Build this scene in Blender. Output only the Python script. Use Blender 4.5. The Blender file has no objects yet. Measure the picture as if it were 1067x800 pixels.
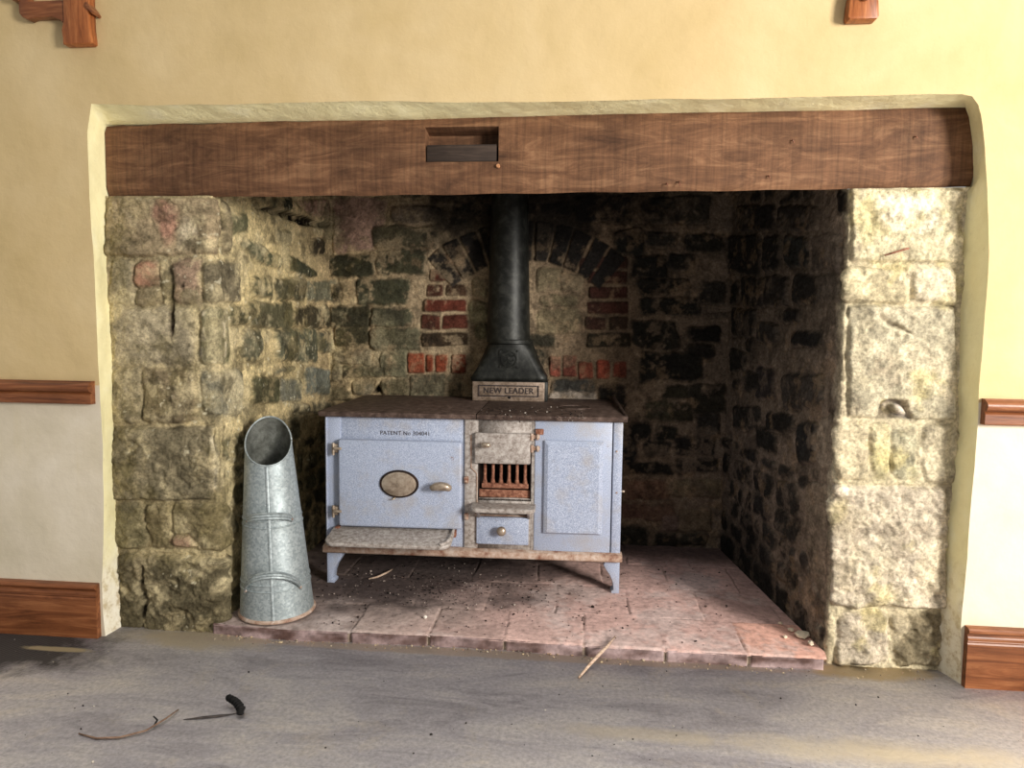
import bpy, bmesh, math, random
import numpy as np
from mathutils import Vector, Matrix
random.seed(7); rng = np.random.default_rng(11)
SC = bpy.context.scene; COL = SC.collection
V = Vector

# ------------------------------------------------------------------ camera (f = 700 px at 1067 px width)
F, D = 700.0, 2.42
YAW, PITCH, ROLL, CH = 0.09153687, 0.07933245, 0.01160782, 1.2279549
cy, sy = math.cos(YAW), math.sin(YAW)
fw = np.array([-sy*math.cos(PITCH), cy*math.cos(PITCH), -math.sin(PITCH)])
r0 = np.array([cy, sy, 0.0]); u0 = np.cross(r0, fw)
rt = r0*math.cos(ROLL)+u0*math.sin(ROLL); up = u0*math.cos(ROLL)-r0*math.sin(ROLL)
CAM = np.array([0.0, -D, CH])
def ray(q): return fw*F + rt*(q[0]-533.5) - up*(q[1]-400.0)
def onY(q, Y=0.0):
    d = ray(q); return CAM + (Y-CAM[1])/d[1]*d
def onZ(q, Z=0.0):
    d = ray(q); return CAM + (Z-CAM[2])/d[2]*d
def onV(q, A, B):           # upright plane through A, B: metres along AB, height
    d = ray(q); A = np.array(A[:2]); B = np.array(B[:2]); v = (B-A)/np.linalg.norm(B-A); n = np.array([-v[1], v[0]])
    t = ((A-CAM[:2])@n)/(d[:2]@n); p = CAM+t*d
    return float((p[:2]-A)@v), float(p[2])
cam = bpy.data.cameras.new('camera'); co = bpy.data.objects.new('camera', cam); COL.objects.link(co)
cam.sensor_width = 36.0; cam.lens = F/1067*36.0; cam.clip_start = 0.02
m = Matrix((rt, up, -fw)).transposed().to_4x4(); m.translation = V(CAM); co.matrix_world = m
SC.camera = co

# ------------------------------------------------------------------ colour, noise, materials
def lin(c): return tuple(((v/255.0)/12.92 if v/255.0 <= .04045 else ((v/255.0+.055)/1.055)**2.4) for v in c)
def lin4(c): return lin(c)+(1.0,)
TAB = rng.random((256, 256))
def vnoise(x, y, seed=0):
    x = x+seed*17.31; y = y+seed*9.73
    xi = np.floor(x).astype(int); yi = np.floor(y).astype(int); fx = x-xi; fy = y-yi
    fx = fx*fx*(3-2*fx); fy = fy*fy*(3-2*fy)
    g = lambda a, b: TAB[a & 255, b & 255]
    return (g(xi,yi)*(1-fx)+g(xi+1,yi)*fx)*(1-fy)+(g(xi,yi+1)*(1-fx)+g(xi+1,yi+1)*fx)*fy
def fbm(x, y, f, seed=0, octv=4, gain=.55):
    a, t, o = 1.0, 0.0, 0.0
    for k in range(octv):
        o = o+a*(vnoise(x*f, y*f, seed+k*3)-.5); t += a; a *= gain; f *= 2.03
    return o/t*2.0
def sstep(a, b, x):
    t = np.clip((x-a)/(b-a), 0, 1); return t*t*(3-2*t)

class NT:
    def __init__(s, name):
        s.m = bpy.data.materials.new(name); s.m.use_nodes = True; s.t = s.m.node_tree; s.n = s.t.nodes
        s.b = s.n['Principled BSDF']; s.tc = s.n.new('ShaderNodeTexCoord')
    def new(s, k, **kw):
        n = s.n.new(k)
        for a, b in kw.items(): setattr(n, a, b)
        return n
    def link(s, a, b): s.t.links.new(a, b)
    def coord(s, scale=(1,1,1), loc=(0,0,0), rot=(0,0,0), src='Object'):
        mp = s.new('ShaderNodeMapping'); mp.inputs['Scale'].default_value = scale; mp.inputs['Location'].default_value = loc
        mp.inputs['Rotation'].default_value = rot; s.link(s.tc.outputs[src], mp.inputs['Vector']); return mp.outputs['Vector']
    def noise(s, vec, scale, detail=5, rough=.6, dist=0):
        n = s.new('ShaderNodeTexNoise'); n.inputs['Scale'].default_value = scale; n.inputs['Detail'].default_value = detail
        n.inputs['Roughness'].default_value = rough; n.inputs['Distortion'].default_value = dist
        s.link(vec, n.inputs['Vector']); return n.outputs['Fac']
    def ramp(s, fac, stops):
        r = s.new('ShaderNodeValToRGB'); e = r.color_ramp.elements
        while len(e) < len(stops): e.new(.5)
        for el, (p, c) in zip(e, stops):
            el.position = p; el.color = lin4(c) if isinstance(c, tuple) else (c, c, c, 1)
        s.link(fac, r.inputs['Fac']); return r.outputs['Color']
    def mix(s, fac, a, b, mode='MIX'):
        n = s.new('ShaderNodeMix', data_type='RGBA', blend_type=mode)
        for v, i in ((fac, 0), (a, 6), (b, 7)):
            if isinstance(v, (int, float)): n.inputs[i].default_value = v
            elif isinstance(v, tuple): n.inputs[i].default_value = lin4(v)
            else: s.link(v, n.inputs[i])
        return n.outputs[2]
    def math(s, op, a, b=None):
        n = s.new('ShaderNodeMath', operation=op)
        for i, v in enumerate((a, b)):
            if v is None: continue
            if isinstance(v, (int, float)): n.inputs[i].default_value = v
            else: s.link(v, n.inputs[i])
        return n.outputs[0]
    def bump(s, h, strength=.3, dist=.01, prev=None):
        n = s.new('ShaderNodeBump'); n.inputs['Strength'].default_value = strength; n.inputs['Distance'].default_value = dist
        s.link(h, n.inputs['Height'])
        if prev: s.link(prev, n.inputs['Normal'])
        return n.outputs['Normal']
    def out(s, col=None, rough=None, metal=None, nrm=None, spec=None):
        for v, k in ((col, 'Base Color'), (rough, 'Roughness'), (metal, 'Metallic'), (nrm, 'Normal'), (spec, 'Specular IOR Level')):
            if v is None: continue
            if isinstance(v, (int, float)): s.b.inputs[k].default_value = v
            elif isinstance(v, tuple): s.b.inputs[k].default_value = lin4(v)
            else: s.link(v, s.b.inputs[k])
        return s.m

def mat_masonry():
    t = NT('rubble_masonry'); a = t.new('ShaderNodeVertexColor'); a.layer_name = 'Col'
    v = t.coord()
    n1 = t.noise(v, 95, 8, .72); n2 = t.noise(v, 20, 8, .7); n3 = t.noise(v, 260, 4, .65)
    c = t.mix(1.0, a.outputs['Color'], t.ramp(n1, [(.3, .5), (.5, 1.0), (.7, 1.45)]), 'MULTIPLY')
    c = t.mix(.8, c, t.ramp(n2, [(.3, .65), (.5, 1.0), (.7, 1.3)]), 'MULTIPLY')
    b = t.bump(n2, .6, .02); b = t.bump(n1, .8, .008, b); b = t.bump(n3, .4, .003, b)
    return t.out(c, .95, 0, b, .12)
def mat_plaster():
    t = NT('cream_plaster'); g = t.new('ShaderNodeNewGeometry'); sx = t.new('ShaderNodeSeparateXYZ'); t.link(g.outputs['Position'], sx.inputs[0])
    v = t.coord(); z = sx.outputs['Z']
    w = t.noise(v, 3.0, 4, .55)
    zz = t.math('ADD', z, t.math('MULTIPLY', t.math('SUBTRACT', w, .5), .02))
    fac = t.math('MULTIPLY', t.math('GREATER_THAN', zz, 1.0), 1.0)
    upc = t.ramp(t.noise(v, 2.2, 6, .6, .4), [(.3, (188,165,118)), (.5, (197,174,129)), (.75, (206,185,143))])
    loc = t.ramp(t.noise(v, 2.8, 6, .65, .4), [(.3, (196,185,160)), (.55, (208,197,175)), (.75, (216,206,187))])
    c = t.mix(fac, loc, upc)
    st = t.noise(v, 42, 5, .7); c = t.mix(t.ramp(st, [(.66, 0.0), (.8, .22)]), c, (150,135,100))
    vs = t.coord((7, 1, .7)); c = t.mix(t.ramp(t.noise(vs, 3, 5, .6), [(.58, 0.0), (.85, .3)]), c, (205,188,140))
    b = t.bump(t.noise(v, 5, 5, .55), .28, .03); b = t.bump(t.noise(v, 120, 3, .6), .12, .003, b)
    return t.out(c, .8, 0, b, .25)
def mat_reveal():
    t = NT('limewashed_reveal'); v = t.coord()
    c = t.ramp(t.noise(v, 6, 6, .65), [(.3, (232,222,172)), (.55, (242,234,186)), (.8, (247,242,208))])
    c = t.mix(t.ramp(t.noise(v, 30, 5, .7), [(.64, 0.0), (.78, .4)]), c, (170,150,112))
    g = t.new('ShaderNodeSeparateXYZ'); t.link(t.tc.outputs['Object'], g.inputs[0])
    lowm = t.math('ADD', g.outputs['Z'], t.math('MULTIPLY', t.noise(v, 8, 5, .6), .35))
    c = t.mix(t.ramp(lowm, [(.35, .85), (.62, 0.0)]), c, t.ramp(t.noise(v, 22, 6, .7), [(.38, (190,172,142)), (.5, (232,224,206)), (.7, (246,241,228))]))
    b = t.bump(t.noise(v, 9, 5, .6), .5, .02); b = t.bump(t.noise(v, 60, 4, .6), .25, .004, b)
    return t.out(c, .85, 0, b, .2)
def mat_wood(name, dark, mid, light, axis=0, sc=1.0, rough=.5, bump=.3):
    t = NT(name); s = [14*sc]*3; s[axis] = 1.1*sc; v = t.coord(tuple(s)); v2 = t.coord()
    n = t.noise(v, 2.2, 7, .68, 1.2)
    c = t.ramp(n, [(.3, dark), (.5, mid), (.72, light)])
    c = t.mix(.55, c, t.ramp(t.noise(v2, 5*sc, 5, .6), [(.3, .55), (.55, 1.0), (.75, 1.3)]), 'MULTIPLY')
    b = t.bump(n, bump, .006)
    return t.out(c, rough, 0, b, .35)
def mat_beam():
    t = NT('old_oak'); v = t.coord((1.4, 7, 7)); v2 = t.coord((46, 2.2, 2.2)); v3 = t.coord()
    n = t.noise(v, 3.2, 8, .7, 1.0); sw = t.noise(v2, 1.6, 4, .6)
    c = t.ramp(n, [(.25, (64,42,28)), (.5, (102,71,49)), (.75, (140,105,76))])
    c = t.mix(.7, c, t.ramp(sw, [(.3, .6), (.5, 1.0), (.7, 1.3)]), 'MULTIPLY')
    c = t.mix(.95, c, t.ramp(t.noise(v3, 3.0, 8, .7), [(.3, .45), (.5, 1.0), (.72, 1.4)]), 'MULTIPLY')
    b = t.bump(sw, .25, .004); b = t.bump(n, .35, .006, b)
    return t.out(c, .75, 0, b, .25)
def mat_enamel():
    t = NT('mottled_blue_enamel'); v = t.coord()
    n = t.noise(v, 330, 2, .5)
    c = t.ramp(n, [(.36, (134,144,167)), (.52, (160,170,192)), (.68, (196,204,218))])
    big = t.noise(v, 7, 6, .65)
    c = t.mix(t.ramp(big, [(.5, 0.0), (.72, .6)]), c, (160,150,138))
    ru = t.noise(v, 19, 7, .72); c = t.mix(t.ramp(ru, [(.655, 0.0), (.72, .85)]), c, (112,72,48))
    return t.out(c, t.ramp(big, [(.35, .28), (.7, .5)]), 0, t.bump(n, .06, .002), .5)
def mat_speck(name, a, b, c3, rough=.6, scale=30, metal=0.0, bump=.3, c_lo=.32, c_hi=.7):
    t = NT(name); v = t.coord(); n = t.noise(v, scale, 7, .7, .3)
    c = t.ramp(n, [(c_lo, a), (.5, b), (c_hi, c3)])
    return t.out(c, rough, metal, t.bump(n, bump, .004), .35)
def mat_vcol(name, rough=.9, sc=40, bump=.5, lo=.6, hi=1.3):
    t = NT(name); a = t.new('ShaderNodeVertexColor'); a.layer_name = 'Col'; v = t.coord()
    n = t.noise(v, sc, 6, .7); n2 = t.noise(v, sc*.2, 5, .65)
    c = t.mix(1.0, a.outputs['Color'], t.ramp(n, [(.3, lo), (.5, 1.0), (.72, hi)]), 'MULTIPLY')
    c = t.mix(.7, c, t.ramp(n2, [(.3, .7), (.52, 1.0), (.72, 1.25)]), 'MULTIPLY')
    return t.out(c, rough, 0, t.bump(n, bump, .004), .2)
def mat_galv():
    t = NT('galvanised_steel'); v = t.coord(); vo = t.new('ShaderNodeTexVoronoi'); vo.inputs['Scale'].default_value = 130
    t.link(v, vo.inputs['Vector']); sp = t.new('ShaderNodeSeparateColor'); t.link(vo.outputs['Color'], sp.inputs[0])
    c = t.ramp(sp.outputs[0], [(.1, (150,160,162)), (.5, (166,176,178)), (.9, (182,191,192))])
    n = t.noise(v, 9, 7, .7)
    c = t.mix(t.ramp(n, [(.5, 0.0), (.72, .5)]), c, (120,128,126))
    c = t.mix(t.ramp(t.noise(v, 60, 4, .7), [(.66, 0.0), (.76, .6)]), c, (205,208,205))
    return t.out(c, t.ramp(n, [(.3, .42), (.7, .62)]), .55, t.bump(n, .1, .01), .5)
def mat_floor():
    t = NT('dusty_screed'); v = t.coord(); g = t.new('ShaderNodeSeparateXYZ'); t.link(t.tc.outputs['Object'], g.inputs[0])
    X, Y = g.outputs['X'], g.outputs['Y']
    st = t.coord((1.0, 3.2, 1), rot=(0, 0, .12))
    n = t.noise(st, 1.7, 8, .68, .8)
    c = t.ramp(n, [(.3, (150,144,150)), (.47, (194,189,193)), (.6, (212,206,204)), (.75, (226,217,208))])
    p = t.noise(v, 4.5, 8, .75, .4); c = t.mix(t.ramp(p, [(.56, 0.0), (.70, .5)]), c, (220,208,190))
    f = t.noise(v, 70, 8, .75); c = t.mix(.9, c, t.ramp(f, [(.32, .68), (.5, 1.0), (.68, 1.3)]), 'MULTIPLY')
    sc_ = t.noise(t.coord((2.5, 26, 1), rot=(0, 0, .2)), 2.0, 6, .7); c = t.mix(t.ramp(sc_, [(.57, 0.0), (.7, .35)]), c, (216,208,200)); c = t.mix(t.ramp(sc_, [(.3, .35), (.43, 0.0)]), c, (112,106,112))
    def blob(cx, cy_, rx, ry, lo, hi, amp):
        a = t.math('DIVIDE', t.math('SUBTRACT', X, cx), rx); b = t.math('DIVIDE', t.math('SUBTRACT', Y, cy_), ry)
        d = t.math('SQRT', t.math('ADD', t.math('MULTIPLY', a, a), t.math('MULTIPLY', b, b)))
        d = t.math('ADD', d, t.math('MULTIPLY', t.math('SUBTRACT', t.noise(v, 7, 7, .7), .5), 1.3))
        return t.ramp(d, [(lo, amp), (hi, 0.0)])
    # old yellow adhesive streak, right of centre; sandy dust by the hearth kerb; black ribbed matting print at far left
    c = t.mix(blob(.98, -.44, .7, .085, .1, 1.15, .85), c, (236,222,194))
    c = t.mix(blob(.25, -.42, .35, .05, .4, 1.0, .5), c, (226,212,184))
    c = t.mix(blob(-1.45, .02, .35, .10, .5, 1.0, .8), c, (212,196,168))
    c = t.mix(blob(-.25, .03, 1.35, .035, .7, 1.0, .7), c, (204,184,164))
    c = t.mix(blob(1.1, .06, .26, .08, .6, 1.0, .85), c, (198,176,134))
    wv = t.new('ShaderNodeTexWave', wave_type='BANDS', bands_direction='X'); wv.inputs['Scale'].default_value = 19; wv.inputs['Distortion'].default_value = 1.0
    t.link(t.coord((1, 1, 1), rot=(0, 0, .5)), wv.inputs['Vector'])
    rib = t.ramp(wv.outputs['Fac'], [(.3, (44,42,40)), (.8, (78,74,70))])
    mk = blob(-2.2, -.12, .55, .26, .55, 1.15, .95); c = t.mix(mk, c, rib)
    c = t.mix(blob(-1.93, -.12, .16, .022, .6, 1.0, .9), c, (205,190,150))
    b = t.bump(f, .4, .006); b = t.bump(n, .25, .01, b)
    return t.out(c, .82, 0, b, .3)

M = dict(
 masonry=mat_masonry(), plaster=mat_plaster(), reveal=mat_reveal(), beam=mat_beam(), enamel=mat_enamel(), floor=mat_floor(),
 pine=mat_wood('varnished_pine', (78,42,24), (124,74,44), (160,106,68), 0, 1.0, .38, .15),
 pinez=mat_wood('varnished_pine_upright', (96,50,24), (148,86,46), (182,118,70), 2, 1.6, .38, .15),
 darkwood=mat_wood('sooty_block_wood', (34,26,21), (52,41,34), (74,60,51), 0, 1.5, .8, .3),
 pegwood=mat_speck('pale_peg_wood', (140,96,62), (186,134,94), (206,158,116), .7, 60),
 hob=mat_speck('rusty_cast_iron_top', (48,37,33), (86,70,62), (126,108,98), .55, 26, .15, .35),
 iron=mat_speck('black_cast_iron', (18,18,16), (33,34,31), (58,58,54), .45, 22, .3, .25),
 soot=mat_speck('soot_black', (8,8,8), (18,17,16), (34,31,28), .95, 20),
 rust=mat_speck('rusted_iron', (78,44,30), (132,86,66), (176,132,108), .8, 60, .1, .5),
 railrust=mat_speck('worn_rusty_enamel', (110,64,44), (166,140,122), (198,184,172), .65, 24, 0, .3),
 grey=mat_speck('worn_grey_enamel', (108,95,86), (158,149,142), (197,191,184), .55, 55, .05, .25),
 plate=mat_speck('tarnished_nickel_plate', (96,80,66), (136,118,102), (168,150,136), .45, 40, .35, .2),
 nickel=mat_speck('tarnished_nickel', (118,102,86), (166,150,132), (196,182,164), .34, 36, .55, .12),
 dark=mat_speck('dark_recess_iron', (18,12,9), (34,22,16), (60,36,24), .9, 30),
 ink=mat_speck('dark_lettering', (40,34,34), (58,50,50), (70,60,60), .7, 60, 0, .1),
 galv=mat_galv(),
 galvin=mat_speck('dark_inner_steel', (62,62,56), (92,94,88), (128,130,124), .6, 22, .45, .2),  # darker steel for inside the hod and its base plate
 tiles=mat_vcol('worn_quarry_tile', .8, 38, .45), bits=mat_vcol('loose_grit', .95, 60, .3, .8, 1.15),
 twig=mat_wood('pale_dry_twig', (130,104,84), (184,158,136), (216,194,176), 0, 2, .85, .3),
 darksliver=mat_speck('dark_thin_sliver', (40,36,34), (62,56,54), (92,84,80), .9, 60),
 darktwig=mat_wood('dark_dry_stalk', (60,46,38), (112,88,72), (160,132,110), 0, 2, .85, .3),
)

# ------------------------------------------------------------------ objects
def link(name, mesh, mat=None, parent=None):
    o = bpy.data.objects.new(name, mesh); COL.objects.link(o)
    if mat is not None: mesh.materials.append(mat)
    if parent is not None: o.parent = parent
    return o
def tag(o, label, cat, group=None, kind=None):
    o['label'] = label; o['category'] = cat
    if group: o['group'] = group
    if kind: o['kind'] = kind
    return o
def struct(o): o['kind'] = 'structure'; return o
def thing(name, label, cat, loc=(0,0,0), rz=0.0, group=None):
    o = bpy.data.objects.new(name, None); COL.objects.link(o); o.location = loc; o.rotation_euler = (0, 0, rz)
    o.empty_display_size = .05
    return tag(o, label, cat, group)

class MB:
    def __init__(s): s.b = bmesh.new()
    def box(s, x0, x1, y0, y1, z0, z1, bev=0.0, seg=2):
        vs = [s.b.verts.new(p) for p in ((x0,y0,z0),(x1,y0,z0),(x1,y1,z0),(x0,y1,z0),(x0,y0,z1),(x1,y0,z1),(x1,y1,z1),(x0,y1,z1))]
        fs = [s.b.faces.new([vs[i] for i in f]) for f in ((3,2,1,0),(4,5,6,7),(0,1,5,4),(1,2,6,5),(2,3,7,6),(3,0,4,7))]
        if bev > 0:
            es = list({e for f in fs for e in f.edges}); bmesh.ops.bevel(s.b, geom=es, offset=bev, segments=seg, affect='EDGES', profile=.5)
        return s
    def prism(s, poly, a0, a1, axis='y', bev=0.0, seg=2):     # poly of 2D points extruded along an axis
        def P(p, a): return {'y': (p[0], a, p[1]), 'x': (a, p[0], p[1]), 'z': (p[0], p[1], a)}[axis]
        A = [s.b.verts.new(P(p, a0)) for p in poly]; B = [s.b.verts.new(P(p, a1)) for p in poly]; n = len(poly)
        fs = [s.b.faces.new(A), s.b.faces.new(B[::-1])]+[s.b.faces.new((A[(i+1)%n], A[i], B[i], B[(i+1)%n])) for i in range(n)]
        bmesh.ops.recalc_face_normals(s.b, faces=fs)
        if bev > 0:
            es = list({e for f in fs[:2] for e in f.edges}); bmesh.ops.bevel(s.b, geom=es, offset=bev, segments=seg, affect='EDGES', profile=.5)
        return s
    def tube(s, pts, rad, n=10, cap=True):
        pts = [V(p) for p in pts]; rr = rad if isinstance(rad, (list, tuple)) else [rad]*len(pts); rings = []; prev = None
        for i, p in enumerate(pts):
            t = (pts[min(i+1, len(pts)-1)]-pts[max(i-1, 0)]).normalized()
            a = (prev if prev is not None else (V((0,0,1)) if abs(t.z) < .9 else V((1,0,0)))); a = (a-t*a.dot(t)).normalized(); prev = a; b = t.cross(a)
            rings.append([s.b.verts.new(p+(a*math.cos(k*2*math.pi/n)+b*math.sin(k*2*math.pi/n))*rr[i]) for k in range(n)])
        for A, B in zip(rings, rings[1:]):
            for k in range(n): s.b.faces.new((A[k], A[(k+1)%n], B[(k+1)%n], B[k]))
        if cap: s.b.faces.new(rings[0][::-1]); s.b.faces.new(rings[-1])
        return s
    def lathe(s, prof, c=(0,0,0), axis='z', n=28, sx=1.0, sz=1.0):   # prof: (radius, height)
        c = V(c); rings = []
        for r, h in prof:
            ring = []
            for k in range(n):
                a = k*2*math.pi/n; u, w = r*math.cos(a)*sx, r*math.sin(a)*sz
                p = {'z': (u, w, h), 'y': (u, h, w), 'x': (h, u, w)}[axis]
                ring.append(s.b.verts.new(c+V(p)))
            rings.append(ring)
        fs = []
        for A, B in zip(rings, rings[1:]):
            for k in range(n): fs.append(s.b.faces.new((A[k], A[(k+1)%n], B[(k+1)%n], B[k])))
        fs += [s.b.faces.new(rings[0][::-1]), s.b.faces.new(rings[-1])]
        bmesh.ops.recalc_face_normals(s.b, faces=fs)
        return s
    def xform(s, mx): bmesh.ops.transform(s.b, matrix=mx, verts=s.b.verts); return s
    def build(s, name, mat, parent=None, smooth=True, angle=40):
        me = bpy.data.meshes.new(name); 
        for f in s.b.faces: f.smooth = smooth
        if smooth:
            for e in s.b.edges:
                if len(e.link_faces) == 2 and e.calc_face_angle(0) > math.radians(angle): e.smooth = False
        s.b.to_mesh(me); s.b.free()
        return link(name, me, mat, parent)

def text_mesh(txt, size, depth=.0008, font_space=1.0):
    cu = bpy.data.curves.new('lettering', 'FONT'); cu.body = txt; cu.size = size; cu.extrude = depth; cu.align_x = 'CENTER'; cu.align_y = 'CENTER'; cu.space_character = font_space
    tmp = bpy.data.objects.new('tmp', cu); COL.objects.link(tmp)
    dg = bpy.context.evaluated_depsgraph_get(); me = bpy.data.meshes.new_from_object(tmp.evaluated_get(dg)); bpy.data.objects.remove(tmp); bpy.data.curves.remove(cu)
    return me

# ================================================================== SETTING: masonry strip
ZH = .045                                       # hearth top
YB, YF = 1.30, .10
P = [np.array(p) for p in ((-1.86, YF), (-1.402, YF), (-1.386, YB), (.824, YB), (.962, YF), (1.40, YF))]
SEG = [np.linalg.norm(b-a) for a, b in zip(P, P[1:])]; CUM = np.concatenate([[0], np.cumsum(SEG)])
IDX = dict(F=0, L=1, B=2, R=3, G=4)
def sz(q, t):
    i = IDX[t]; a, z = onV(q, P[i], P[i+1]); return CUM[i]+a, z
DS = .0048
ns = int(CUM[-1]/DS)+1; zt = 2.24; nz = int((zt)/DS)+1
S1 = np.linspace(0, CUM[-1], ns); Z1 = np.linspace(-.01, zt, nz)
PX = np.interp(S1, CUM, [p[0] for p in P]); PY = np.interp(S1, CUM, [p[1] for p in P])
k = np.exp(-.5*(np.arange(-9, 10)*DS/.011)**2); k /= k.sum()
sm = lambda a: np.convolve(np.concatenate([a[0]+(a[1]-a[0])*np.arange(-9, 0), a, a[-1]+(a[-1]-a[-2])*np.arange(1, 10)]), k, 'valid')
PX, PY = sm(PX), sm(PY); TX, TY = sm(np.gradient(PX)), sm(np.gradient(PY)); L_ = np.hypot(TX, TY); NX, NY = TY/L_, -TX/L_
S, Z = np.meshgrid(S1, Z1, indexing='ij')
WS = S+fbm(S, Z, 9, 1)*.016+fbm(S, Z, 38, 2, 3)*.006; WZ = Z+fbm(S, Z, 9, 5)*.016+fbm(S, Z, 38, 6, 3)*.006
HT = fbm(S, Z, 6, 20)*.012+fbm(S, Z, 32, 21)*.006
# mortar colours along the strip, with shade painted in by the right pier
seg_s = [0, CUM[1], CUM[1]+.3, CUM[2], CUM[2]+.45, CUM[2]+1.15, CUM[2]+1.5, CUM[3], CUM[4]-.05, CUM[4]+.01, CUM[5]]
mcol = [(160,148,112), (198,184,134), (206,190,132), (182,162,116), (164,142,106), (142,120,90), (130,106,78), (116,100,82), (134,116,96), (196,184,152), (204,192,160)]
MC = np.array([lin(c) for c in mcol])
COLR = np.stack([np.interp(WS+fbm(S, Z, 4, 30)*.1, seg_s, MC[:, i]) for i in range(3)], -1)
gl = COLR.mean(-1, keepdims=True); COLR = COLR*.8+gl*.2
COLR *= (1+.35*fbm(S, Z, 14, 31))[..., None]
pale = sstep(.18, .5, fbm(S, Z, 20, 33)); COLR = COLR*(1-.35*pale[..., None])+.35*pale[..., None]*COLR*1.9
MORT = COLR.copy(); RAG = fbm(S, Z, 26, 36, 4)*.012
OCC = np.zeros(S.shape, bool)
def stone(poly, col, h=.009, edge=.016, rough=.006, soft=.010, jit=.0, tint=.10, mark=True, flatmask=False, warp=1.0):
    poly = np.array(poly, float)
    if jit: poly = poly+rng.normal(0, jit, poly.shape)
    a = poly; b = np.roll(poly, -1, 0)
    if np.sum(a[:, 0]*b[:, 1]-b[:, 0]*a[:, 1]) < 0: poly = poly[::-1]; a = poly; b = np.roll(poly, -1, 0)
    lo = poly.min(0)-.03; hi = poly.max(0)+.03
    i0, i1 = np.searchsorted(S1, [lo[0], hi[0]]); j0, j1 = np.searchsorted(Z1, [lo[1], hi[1]])
    if i1-i0 < 2 or j1-j0 < 2: return
    sl = (slice(i0, i1), slice(j0, j1))
    x = S[sl]+(WS[sl]-S[sl])*warp; z = Z[sl]+(WZ[sl]-Z[sl])*warp
    acc = np.zeros_like(x)
    for (ax, az), (bx, bz) in zip(a, b):
        l = math.hypot(bx-ax, bz-az)+1e-9
        d = ((bx-ax)*(z-az)-(bz-az)*(x-ax))/l
        acc += np.exp(-np.clip(d, -.2, .5)/soft)
    d = -soft*np.log(acc+1e-12)
    mk = sstep(-.001, .006, d)
    sd = int(rng.integers(0, 900))
    c = np.array(lin(col)); c = (c*.8+c.mean()*.12 if edge <= .006 else c*.74+c.mean()*.26)*(1+rng.normal(0, tint))
    cc = c*(1+.45*fbm(S[sl], Z[sl], 13, sd)+.3*fbm(S[sl], Z[sl], 45, sd+40, 3))[..., None]
    if not flatmask:
        tl = rng.normal(0, .03, 2); ctr = poly.mean(0)
        hh = h*sstep(0, edge, d)+(x-ctr[0])*tl[0]+(z-ctr[1])*tl[1]+rough*(fbm(S[sl], Z[sl], 16, sd+9, 5, .6)*1.6)
        HT[sl] = HT[sl]*(1-mk)+hh*mk
        rim = sstep(-.008, 0, d)*(1-sstep(.0, .006, d)); HT[sl] -= rim*.004
    mc = sstep(-.010, .016, d+RAG[sl]*1.2) if soft > .005 else sstep(-.004, .008, d+RAG[sl]*.3)
    COLR[sl] = COLR[sl]*(1-mc[..., None])+np.clip(cc, 0.004, 1)*mc[..., None]
    if mark: OCC[sl] |= d > -.004
def rect(x0, y0, x1, y1, col, t, t2=None, **kw):
    if t in 'FG' or t2: x0 -= 1; x1 += 1; y0 -= 1; y1 += 1
    elif kw.get('edge', 1) > .006: x0 -= 2.2; x1 += 2.2; y0 -= 1.8; y1 += 1.8
    q = [(x0, y1), (x1, y1), (x1, y0), (x0, y0)]; tt = [t, t2 or t, t2 or t, t]
    stone([sz(p, a) for p, a in zip(q, tt)], col, jit=kw.pop('jit', .004), **kw)
def poly(pts, col, t, **kw): stone([sz(p, t) for p in pts], col, **kw)
def void(pts, t, depth=.03, col=(26,19,14)): stone([sz(p, t) for p in pts], col, h=-depth, edge=.012, soft=.004, tint=.02)

# left pier, coursed blocks
big = dict(h=.014, edge=.012, rough=.012, soft=.004, warp=.5)
rect(112,205,231,266,(150,134,98),'F','F',**big)
poly([(231,207),(240,212),(241,262),(231,266)],(140,128,92),'L',h=.012)
poly([(158,209),(188,206),(190,238),(176,262),(163,242)],(172,128,100),'F',flatmask=True,mark=False,soft=.02)
poly([(188,222),(212,224),(206,262),(180,264)],(196,184,148),'F',flatmask=True,mark=False,soft=.03)
rect(114,269,140,316,(136,128,96),'F'); rect(142,270,168,298,(170,124,92),'F'); rect(142,300,168,318,(124,112,80),'F'); rect(178,270,207,317,(160,134,106),'F')
rect(210,273,250,315,(120,112,84),'F','L',h=.012)
rect(115,320,206,381,(166,156,122),'F',h=.01,edge=.03,rough=.003,soft=.012)
rect(211,322,240,379,(106,110,78),'F','L',h=.006)
for q in ((208,323,213,330),(210,340,215,356),(209,362,213,374),(236,336,241,352),(238,358,242,372)): rect(*q,(216,208,176),'F',flatmask=True,mark=False,soft=.004)
rect(116,384,148,440,(156,146,114),'F',h=.01); rect(150,385,206,440,(134,120,86),'F',h=.012,rough=.008); rect(209,386,252,432,(140,138,112),'F','L',h=.008)
rect(118,444,223,520,(122,114,84),'F',h=.018,edge=.014,rough=.013,soft=.004,warp=.6)
poly([(224,446),(232,446),(232,516),(224,518)],(134,126,92),'F'); poly([(221,454),(226,452),(227,512),(222,512)],(222,214,176),'F',flatmask=True,mark=False,soft=.004)
rect(120,524,151,572,(116,110,80),'F',rough=.01); rect(153,525,179,571,(104,94,64),'F',rough=.014); rect(181,524,238,570,(120,110,72),'F','L',h=.016,rough=.012)
poly([(178,558),(196,554),(210,570),(190,574),(176,570)],(170,132,108),'F',mark=False,h=.022)
rect(123,577,236,660,(108,100,70),'F','L',h=.02,edge=.016,rough=.016,soft=.004,warp=.6)
void([(148,585),(153,590),(156,640),(150,645),(147,610)],'F',.012,(60,54,38))
void([(172,270),(178,268),(183,345),(180,356),(174,352),(175,310)],'F',.018,(58,44,34))      # rusted slot
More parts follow.
